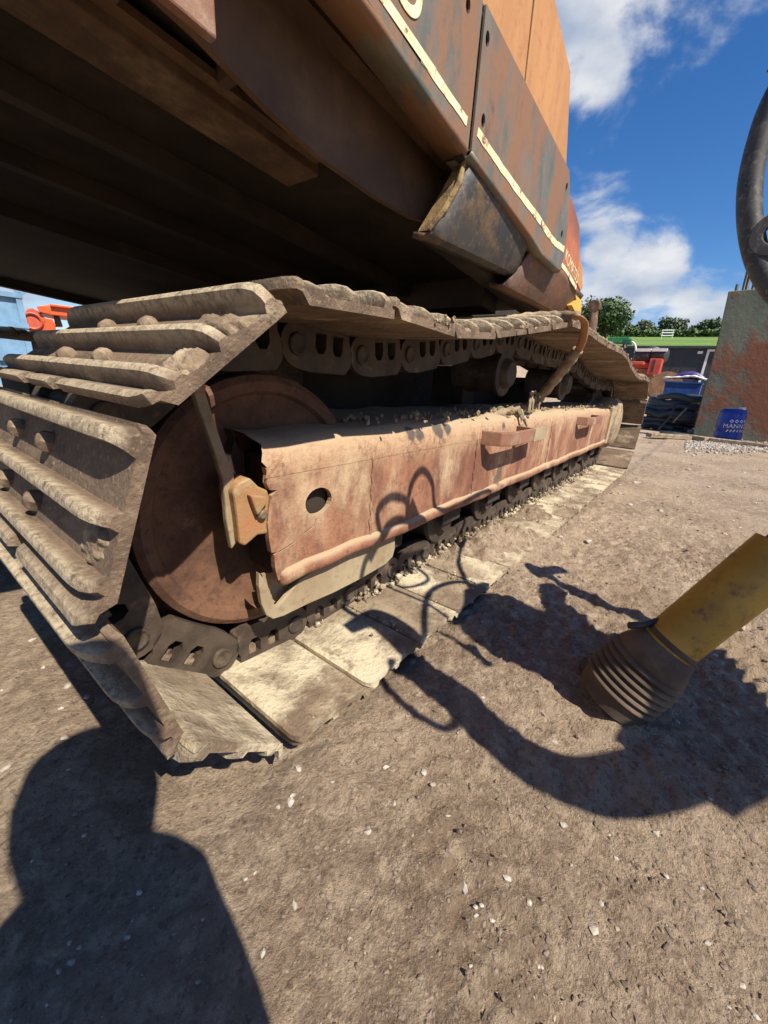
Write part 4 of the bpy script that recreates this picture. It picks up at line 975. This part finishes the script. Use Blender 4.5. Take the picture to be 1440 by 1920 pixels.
def arctext(body, size, zc, ang, sp=1.0):
    me = text_mesh(body, size, 0, 'CENTER', sp)
    for v in me.vertices:
        a = ang + v.co.x / rD; v.co = Vector(((rD + .0025) * math.cos(a), (rD + .0025) * math.sin(a), zc + v.co.y))
    finish('lettering', me, M['white'], DR, M=TM)
arctext('MANNOL', .085, .225, facing)
g = G()
for k in range(4):
    a = facing + (k - 1.5) * .36
    for s in (1,):
        pts = [(0, .026), (.026, 0), (0, -.026), (-.026, 0)]; inn = [(0, .014), (.014, 0), (0, -.014), (-.014, 0)]
        P = [((rD + .0025) * math.cos(a + x / rD), (rD + .0025) * math.sin(a + x / rD), .325 + z) for x, z in pts + inn]
        g.add(P, [(0, 1, 5, 4), (1, 2, 6, 5), (2, 3, 7, 6), (3, 0, 4, 7)])
for k in range(7):
    a = facing + (k - 3) * .24; w = .012
    P = [((rD + .0025) * math.cos(a + x / rD), (rD + .0025) * math.sin(a + x / rD), z) for x, z in ((-w, .165), (w * .2, .165), (w + .01, .20), (w * .3, .20))]
    g.add(P, [(0, 1, 2, 3)])
g.build('printed_marks', M['white'], DR, M=TM)
# coil of big hoses
HC = empty('hose_coil', onZ(1255, 800), 'heap of thick dark rubber hose coiled beside the track', 'hose')
hc = onX(1252, 806, 9.7); rs = np.random.RandomState(3)
for k in range(13):
    z = .065 + (k // 2) * .085; R0 = .50 - .06 * (k % 3); ph = rs.uniform(0, 6.28); cx = 9.75 + rs.uniform(-.08, .08); cy = hc.y + rs.uniform(-.1, .1) - .05
    pts = [Vector((cx + R0 * .8 * math.cos(a), cy + R0 * math.sin(a), z + .03 * math.sin(a * 2 + ph) + .012 * rs.randn())) for a in np.linspace(ph, ph + 6.0, 22)]
    G().tube(catmull(pts, 3), .058, 10).build('hose_turn', M['hosegrey'], HC, True)
G().tube(catmull([onX(1265, 762, 9.2), onX(1258, 780, 9.1), onX(1240, 800, 9.1), onX(1232, 810, 9.1)], 5), .02, 6).build('tie_rope', M['hoseblack'], HC, True)
G().tube(catmull([onX(1288, 765, 9.2), onX(1275, 778, 9.1), onX(1262, 792, 9.1)], 5), .014, 6).build('tie_rope', M['wood'], HC, True)
# blue box behind the coil + bags on top
bb = [onX(1248, 714, 10.5), onX(1318, 712, 10.5), onX(1305, 765, 10.5), onX(1240, 762, 10.5)]
BX = empty('blue_box', Vector((10.9, bb[0].y - .5, 0)), 'plain blue sheet sided crate behind the hose heap', 'crate')
y0 = bb[3].y; y1 = bb[1].y; zt = bb[0].z
o = G().hexa([(10.5, y0, .0), (10.5, y1, .0), (11.3, y1, .0), (11.3, y0, .0)], [(10.5, bb[0].y, zt), (10.5, y1, zt), (11.3, y1, zt), (11.3, bb[0].y, zt)]).build('box_side', M['bluebox'], BX)
G().box(10.48, 11.32, y1 - .02, bb[0].y + .02, zt - .03, zt).build('rim', M['bluebox'], BX)
bc = onX(1290, 711, 10.8)
o = G().tube(catmull([bc + Vector((0, .26, .0)), bc + Vector((0, .14, .06)), bc + Vector((0, -.03, .08)), bc + Vector((0, -.18, .05)), bc + Vector((0, -.30, .0))], 6), [.02 + .06 * math.sin(math.pi * k / 24) for k in range(25)], 10).build('plastic_bag', M['purple'], None, True)
tag(o, 'dark purple plastic sack lying on the blue crate', 'sack')
o = G().tube(catmull([bc + Vector((-.2, .42, -.0)), bc + Vector((-.24, .15, .02)), bc + Vector((-.26, -.1, .05)), bc + Vector((-.24, -.3, .0)), bc + Vector((-.22, -.5, .0))], 5), [.03] + [.05 + .015 * math.sin(k * 2.2) for k in range(20)], 7, True, .5).build('white_sheet', M['white'], None, True)
tag(o, 'crumpled white plastic sheet on the blue crate under purple sack', 'sheet')
# timbers and gravel strip at the foot of the plate
k = 0
for (u0, v0, u1, v1, w, lab) in ((1215, 819, 1290, 824, .16, 'pale timber plank lying before the hose heap'), (1245, 814, 1330, 828, .22, 'wider grey timber board lying before the green plate'), (1330, 828, 1450, 842, .14, 'timber baulk under the foot of the green plate'), (1292, 812, 1330, 812, .1, 'short timber offcut between hose heap and blue drum')):
    a = onZ(u0, v0); b = onZ(u1, v1); d = (b - a); Mf = frame(a, d, (0, 0, 1)); L_ = d.length
    o = G().box(0, L_, 0, .06, -w / 2, w / 2, Mf).build('timber', M['wood']); bev(o, .006); tag(o, lab, 'timber'); k += 1
def strip():
    rs = np.random.RandomState(9); vs = []; fs = []
    for k in range(1500):
        u, v = rs.uniform(1285, 1470), rs.normal(836, 5.5); p = onZ(u, v)
        if p.x > 9: continue
        s = rs.uniform(.006, .02); rv, rf = ROCKS[rs.randint(16)]; w = rv * s + np.array([p.x, p.y, gz(p.x, p.y) + .01]); b = len(vs); vs += [tuple(q) for q in w]; fs += [tuple(i + b for i in f) for f in rf]
    o = mesh('chippings', vs, fs, M['pebble']); o['kind'] = 'stuff'; tag(o, 'strip of pale stone chippings below the blue drum', 'gravel')
strip()
# cable reel
rc = onX(1248, 722, 14.5); 
RE = empty('cable_reel', Vector((14.5, rc.y, float(terrain(14.5, rc.y)))), 'brown wooden cable reel on a low frame beyond the hose heap', 'cable reel')
o = G().lathe([(.0001, -.03), (.42, -.03), (.42, .03), (.0001, .03)], rc + Vector((0, 0, -.05)), (1, .25, .1), 26).build('reel_flange', M['brown'], RE)
G().lathe([(.42, -.03), (.42, .03), (.0001, .03), (.0001, -.03), (.42, -.03)], rc + Vector((.5, .1, -.05)), (1, .25, .1), 26).build('reel_flange', M['brown'], RE)
G().lathe([(.2, 0), (.2, .5)], rc + Vector((0, 0, -.05)), (1, .25, .1), 16).build('reel_core', M['brown'], RE)
zb = float(terrain(14.5, rc.y)) - .02
G().box(14.3, 15.1, rc.y - .5, rc.y + .6, rc.z - .52, rc.z - .47).box(14.35, 14.42, rc.y - .4, rc.y - .33, zb, rc.z - .5).box(14.35, 14.42, rc.y + .3, rc.y + .37, zb, rc.z - .5).box(14.3, 15.1, rc.y - .5, rc.y + .6, rc.z - .70, rc.z - .67).build('stand', M['wood'], RE)
# red farm machine
def ps(u, v, x): return onX(u, v, x)
rmx = 17.0; b = ps(1230, 690, rmx)
RM = empty('farm_machine', Vector((rmx, b.y, float(terrain(rmx, b.y)))), 'red farm machine with upright red box and black rollers by the dark shed', 'machine')
def pbox(name, u0, v0, u1, v1, x, dx, mat, parent, bevel=.02):
    a = ps(u0, v0, x); c = ps(u1, v1, x)
    o = G().box(x, x + dx, min(a.y, c.y), max(a.y, c.y), min(a.z, c.z), max(a.z, c.z)).build(name, mat, parent); bev(o, bevel); return o
o = pbox('upright_box', 1219, 672, 1235, 702, rmx, .5, M['reda'], RM); a = ps(1228, 674, rmx); c = ps(1228, 698, rmx)
G().box(rmx - .012, rmx, a.y - .03, a.y + .03, c.z, a.z).build('dark_slot', M['steel'], o)
pbox('red_body', 1184, 680, 1218, 690, rmx + .2, .9, M['reda'], RM); pbox('red_body', 1190, 690, 1222, 708, rmx + .25, .8, M['redpanel'], RM)
pbox('red_arm', 1180, 677, 1206, 684, rmx - .1, .3, M['orangeshade'], RM)
for (u, v) in ((1206, 667), (1236, 667)):
    a = ps(u, v, rmx + .8); G().lathe([(.0001, -.25), (.2, -.25), (.24, -.2), (.24, .2), (.2, .25), (.0001, .25)], a, (.2, 1, 0), 16).build('roller', M['steel'], RM, True); G().box(a.x - .28, a.x - .1, a.y - .22, a.y + .22, a.z + .12, a.z + .22).build('roller_cover', M['white'], RM)
a = ps(1221, 668, rmx + .7); G().lathe([(.2, -.08), (.32, -.08), (.34, 0), (.32, .08), (.2, .08)], a, (1, .2, 0), 20).build('tyre', M['hoseblack'], RM, True)
a = ps(1221, 657, rmx + .7); G().lathe([(.0001, -.05), (.09, -.05), (.1, 0), (.09, .05), (.0001, .05)], a, (0, 0, 1), 12).build('lamp', M['white'], RM)
zt = float(terrain(rmx, b.y)); G().box(rmx + .3, rmx + .45, b.y - .6, b.y - .45, zt - .05, b.z).box(rmx + .3, rmx + .45, b.y + .35, b.y + .5, zt - .05, b.z).build('stand', M['steel'], RM)
# dark shed
sx = 23.0
SH = empty('shed', Vector((sx, ps(1270, 700, sx).y, float(terrain(sx, 0)))), 'long low dark clad shed with a white framed doorway', 'shed')
a = ps(1195, 653, sx); c = ps(1420, 649, sx); zt = float(terrain(sx, 0)) - .4
o = G().hexa([(sx, a.y + 1, zt), (sx, c.y - 3, zt), (sx + 5, c.y - 3, zt), (sx + 5, a.y + 1, zt)], [(sx, a.y + 1, a.z), (sx, c.y - 3, c.z - .05), (sx + 5, c.y - 3, c.z + .1), (sx + 5, a.y + 1, a.z + .1)]).build('wall', M['shed'], SH)
for k, u in enumerate((1205, 1226, 1247, 1268, 1289)):
    p0 = ps(u, 655, sx - .012); G().box(sx - .012, sx, p0.y - .012, p0.y + .012, zt + .3, a.z - .15).build('cladding_joint', M['steel'], SH)
o = G().box(sx - .15, sx + 5.2, c.y - 3.1, a.y + 1.1, a.z, a.z + .1).build('roof_edge', M['shed'], SH)
d0 = ps(1326, 659, sx - .04); d1 = ps(1316, 704, sx - .04); wdt = .09
g = G().box(sx - .05, sx - .003, d0.y - wdt, d0.y, d0.z - 2.1, d0.z).box(sx - .05, sx - .003, d0.y - 1.2, d0.y, d0.z, d0.z + wdt).box(sx - .05, sx - .003, d0.y - 1.2, d0.y - 1.2 + wdt, d0.z - 2.1, d0.z)
dr = g.build('door_frame', M['white'], SH); G().box(sx - .03, sx - .004, d0.y - 1.1, d0.y - wdt, d0.z - 2.1, d0.z).build('door', M['shed'], dr)
p0 = ps(1313, 661, sx - .05); G().box(sx - .1, sx, p0.y - .09, p0.y + .09, p0.z - .05, p0.z + .05).build('lamp', M['white'], SH)
# green implement + hoop
gx = 20.0; a = ps(1160, 640, gx)
GI = empty('green_implement', Vector((gx, a.y, float(terrain(gx, a.y)))), 'green farm implement with pale wire hoop behind the rear of the track', 'implement')
pbox('green_frame', 1140, 632, 1178, 643, gx, .6, mat_plain('green paint', (.03, .22, .07), .5), GI); pbox('green_head', 1168, 636, 1182, 645, gx - .2, .4, mat_plain('dark green', (.02, .10, .05), .5), GI)
pts = [ps(1172, 652, gx), ps(1174, 642, gx), ps(1182, 640, gx), ps(1190, 645, gx), ps(1192, 655, gx), ps(1190, 662, gx)]
G().tube(catmull(pts, 5), .035, 6).build('hoop', M['white'], GI, True)
zt = float(terrain(gx, a.y)); G().box(gx + .1, gx + .25, a.y - .3, a.y - .15, zt - .1, a.z).box(gx + .1, gx + .25, a.y + .3, a.y + .45, zt - .1, a.z).build('legs', M['steel'], GI)
# bucket arm behind track (upright rusty arm)
ax_ = 14.0; a = ps(1115, 575, ax_); c = ps(1108, 640, ax_)
UA = empty('upright_arm', Vector((ax_, c.y, float(terrain(ax_, c.y)))), 'rusty upright digger arm standing beyond the track against the trees', 'arm')
bt = Vector((ax_, c.y + .25, float(terrain(ax_, c.y)) - .05))
G().tube([bt, c, a], [.16, .14, .11], 8).build('arm', M['beam'], UA, True); G().lathe([(.0001, -.14), (.16, -.14), (.18, 0), (.16, .14), (.0001, .14)], a, (1, 0, 0), 14).build('arm_eye', M['beam'], UA)
G().tube([ps(1112, 585, ax_ - .1), ps(1104, 630, ax_ - .1)], .05, 7).build('ram', M['beam'], UA)

# ------------------------------------------------------------------ left background: blue container and orange machine seen under the deck
def pr(u, v, r): return atR(u, v, r)
r_ = 13.0; a = pr(38, 545, r_); b = pr(-260, 520, r_); zt = a.z
d = Vector((b.x - a.x, b.y - a.y, 0)).normalized(); nrm = Vector((d.y, -d.x, 0))
if nrm.dot(Vector((a.x, a.y, 0))) < 0: nrm = -nrm
g0 = Vector((a.x, a.y, float(terrain(a.x, a.y)) - .1))
BC = empty('blue_container', g0 + d * 1.3, 'pale blue steel tipper body with lifting eye seen under the digger', 'container')
Mf = Matrix((d, nrm, Vector((0, 0, 1)))).transposed().to_4x4(); Mf.translation = Vector((a.x, a.y, 0))
G().box(0.06, 2.7, .04, 2.4, g0.z, zt - .05, Mf).build('wall', M['bluecont'], BC)
for zz0 in (zt - .16, zt - .78, zt - 1.5): G().box(-.02, 2.75, -.05, .039, zz0, zz0 + .10, Mf).build('rail', M['bluecont'], BC)
for xx in (0, .62, 1.25, 1.9): G().box(xx, xx + .11, -.03, .038, g0.z, zt - .04, Mf).build('post', M['bluecont'], BC)
o = G().lathe([(.05, -.03), (.11, -.03), (.11, .03), (.05, .03), (.05, -.03)], Mf @ Vector((.0, .0, zt + .02)), tuple(nrm), 16).build('lifting_eye', M['bluecont'], BC)
r_ = 15.0
def om(u, v, dr=0): return pr(u, v, r_ + dr)
c0 = om(105, 600); OMc = empty('orange_machine', Vector((c0.x, c0.y, float(terrain(c0.x, c0.y)))), 'bright orange feed hopper machine with round guard seen under the digger', 'machine')
view = Vector((c0.x, c0.y, 0)).normalized()
def poly3(name, px, dr, th, mat, parent, bevel=.015):
    p = [om(u, v, dr) for u, v in px]; q = [x + view * th for x in p]; n = len(p)
    o = mesh(name, p + q, [tuple(range(n))[::-1], tuple(range(n, 2 * n))] + [(i, (i + 1) % n, (i + 1) % n + n, i + n) for i in range(n)], mat, parent)
    bm = bmesh.new(); bm.from_mesh(o.data); bmesh.ops.recalc_face_normals(bm, faces=bm.faces[:]); bm.to_mesh(o.data); bm.free(); bev(o, bevel); return o
poly3('hopper', [(68, 574), (94, 571), (161, 579), (160, 597), (96, 590), (74, 585)], -.1, 1.6, M['orangem'], OMc)
poly3('hopper_rim', [(94, 569), (162, 578), (162, 582), (94, 574)], -.2, .12, M['orangem'], OMc)
poly3('round_guard', [(48, 584), (52, 579), (60, 577), (70, 582), (78, 590), (84, 596), (88, 640), (48, 640)], .0, .5, M['orangeshade'], OMc)
poly3('side_box', [(84, 596), (98, 598), (104, 608), (104, 650), (86, 650)], -.15, .5, M['orangem'], OMc)
poly3('chute', [(100, 592), (112, 594), (118, 612), (104, 612)], .2, .4, M['steel'], OMc)
cc = om(61, 602, -.03); G().lathe([(.16, -.01), (.19, -.03), (.22, -.01), (.22, .02)], cc, tuple(view), 22).build('guard_ring', M['orangeshade'], OMc)
poly3('base_frame', [(50, 638), (150, 650), (150, 700), (50, 690)], .2, 1.0, M['steel'], OMc)
poly3('hopper_leg', [(150, 596), (156, 597), (156, 690), (150, 690)], .3, .15, M['steel'], OMc)
# pale pipe and yellow sliver near the deck edge
o = G().tube([pr(200, 592, 7.5), pr(262, 572, 7.5), pr(330, 550, 7.5)], .055, 10).build('pale_pipe', mat_plain('grey pipe', (.36, .36, .33), .5), None, True)
G().tube([pr(190, 596, 7.6), Vector((pr(190, 596, 7.6).x, pr(190, 596, 7.6).y, 0))], .05, 8).build('pipe_post', M['steel'], o, True)
tag(o, 'slanting pale grey pipe glimpsed between track and deck', 'pipe')

# ------------------------------------------------------------------ trees and hedge
def tree(name, label, u, vtop, r, wpx, hgt, mat, n=2600, seed=1, lf=.16, squash=1.0, group=None):
    rs = np.random.RandomState(seed); top = pr(u, vtop, r); x, y = top.x, top.y; zb = float(terrain(x, y)); H_ = top.z - zb
    W = wpx / FPX * (top - CAM).dot(FWD) / 2
    T = empty(name, Vector((x, y, zb)), label, 'tree', group)
    cz = zb + H_ * .58; ch = H_ * .46
    g = G(); g.tube([(x, y, zb - .2), (x + .05, y, zb + H_ * .3), (x, y + .1, zb + H_ * .75)], [H_ * .035, H_ * .027, H_ * .01], 7)
    cl = []
    for k in range(16):
        a = rs.uniform(0, 6.28); e = rs.uniform(-.8, 1.2); rad = rs.uniform(.45, .95)
        c = Vector((x + W * rad * math.cos(a) * math.cos(e) * .85, y + W * rad * math.sin(a) * math.cos(e) * .85, cz + ch * rad * math.sin(e) * .85)); cl.append((c, rs.uniform(.28, .5)))
        g.tube([(x, y, zb + H_ * rs.uniform(.25, .45)), ((x + c.x) / 2, (y + c.y) / 2, (zb + H_ * .4 + c.z) / 2 + .1), c], [H_ * .014, H_ * .009, H_ * .003], 5)
    g.build('trunk', M['bark'], T, True)
    vs = []; fs = []
    for k in range(n):
        c, s = cl[rs.randint(len(cl))]; d = Vector(rs.normal(0, 1, 3)).normalized() * (rs.rand() ** .4) * s * W
        p = c + Vector((d.x, d.y, d.z * squash)); nrm = (d.normalized() + Vector(rs.normal(0, .6, 3)) + Vector((0, 0, .4))).normalized()
        t = nrm.orthogonal().normalized(); t.rotate(Matrix.Rotation(rs.uniform(0, 6.28), 3, nrm)); b = nrm.cross(t); q = lf * rs.uniform(.6, 1.3)
        i = len(vs); vs += [p - t * q, p + b * q * .6, p + t * q, p - b * q * .6]; fs.append((i, i + 1, i + 2, i + 3))
    mesh('crown', vs, fs, mat, T); return T
tree('broadleaf_tree', 'large dense green tree directly beyond the end of the track', 1150, 561, 62, 105, 6, M['leaf1'], 5200, 1, .21)
tree('broadleaf_tree', 'tree half hidden behind the excavator body left of the big green tree', 1098, 553, 66, 80, 6, M['leaf2'], 3600, 2, .2)
tree('broadleaf_tree', 'grey green tree on the skyline right of the big green tree', 1265, 597, 118, 58, 6, M['leaf2'], 2600, 3, .33)
tree('broadleaf_tree', 'low tree in the hedge between the two skyline trees', 1212, 606, 117, 46, 5, M['leaf2'], 2000, 4, .33)
tree('broadleaf_tree', 'small rounded tree on the skyline nearest the green plate', 1337, 604, 116, 46, 5, M['leaf1'], 2000, 5, .33)
tree('broadleaf_tree', 'low bushy tree between the skyline tree and the plate', 1305, 612, 117, 36, 4, M['leaf2'], 1600, 6, .33)
tree('broadleaf_tree', 'bushy tree behind the shoulder of the big green tree', 1186, 612, 112, 30, 4, M['leaf1'], 1500, 7, .33)
tree('broadleaf_tree', 'skyline tree hidden behind the green plate', 1400, 600, 117, 60, 5, M['leaf1'], 1600, 8, .33)
def hedge():
    rs = np.random.RandomState(4); vs = []; fs = []
    for k in range(15000):
        az = rs.uniform(-14, 18); r = rs.uniform(108, 112); a = math.radians(az); x, y = r * math.cos(a), r * math.sin(a); zb = float(terrain(x, y))
        hh = 1.1 + 1.0 * float(vnoise(np.array(az * 1.7), np.array(2.), 9)); p = Vector((x, y, zb + hh * rs.rand() ** .7)); nrm = Vector(rs.normal(0, 1, 3) + np.array([-.5, 0, .6])).normalized(); t = nrm.orthogonal().normalized(); b = nrm.cross(t); q = .30 * rs.uniform(.6, 1.4)
        i = len(vs); vs += [p - t * q, p + b * q * .7, p + t * q, p - b * q * .7]; fs.append((i, i + 1, i + 2, i + 3))
    o = mesh('hedge', vs, fs, M['leaf3']); tag(o, 'long field hedge along the top of the green pasture', 'hedge')
hedge()
def far_wood():
    rs = np.random.RandomState(14); vs = []; fs = []
    for k in range(9000):
        az = rs.choice([rs.uniform(-75, -15), rs.uniform(18, 28)]); r = rs.uniform(118, 124); a = math.radians(az); x, y = r * math.cos(a), r * math.sin(a); zb = float(terrain(x, y))
        hh = 2.0 + 3.5 * float(vnoise(np.array(az * .7), np.array(5.), 19)); p = Vector((x, y, zb + hh * rs.rand() ** .6)); nrm = Vector(rs.normal(0, 1, 3)).normalized(); t = nrm.orthogonal().normalized(); b = nrm.cross(t); q = .75
        i = len(vs); vs += [p - t * q, p + b * q * .7, p + t * q, p - b * q * .7]; fs.append((i, i + 1, i + 2, i + 3))
    o = mesh('far_wood', vs, fs, M['leaf2']); o['kind'] = 'stuff'; tag(o, 'distant belt of trees along the skyline', 'wood')
far_wood()
# white rail fence panel in the field
a = pr(1248, 640, 100); WF = empty('white_rails', Vector((a.x, a.y, float(terrain(a.x, a.y)))), 'small white rail fence panel standing before the hedge', 'fence')
dv = Vector((-a.y, a.x, 0)).normalized(); w = 1.0; zb = float(terrain(a.x, a.y)) + .1
for z in (.45, .95, 1.4): 
    c = a.copy(); c.z = zb + z; G().tube([c - dv * w, c, c + dv * w], .13, 6).build('rail', M['white'], WF)
for s in (-.85, .85):
    c = a + dv * s; G().tube([Vector((c.x, c.y, zb - .2)), Vector((c.x, c.y, zb + 1.5))], .1, 6).build('post', M['white'], WF)
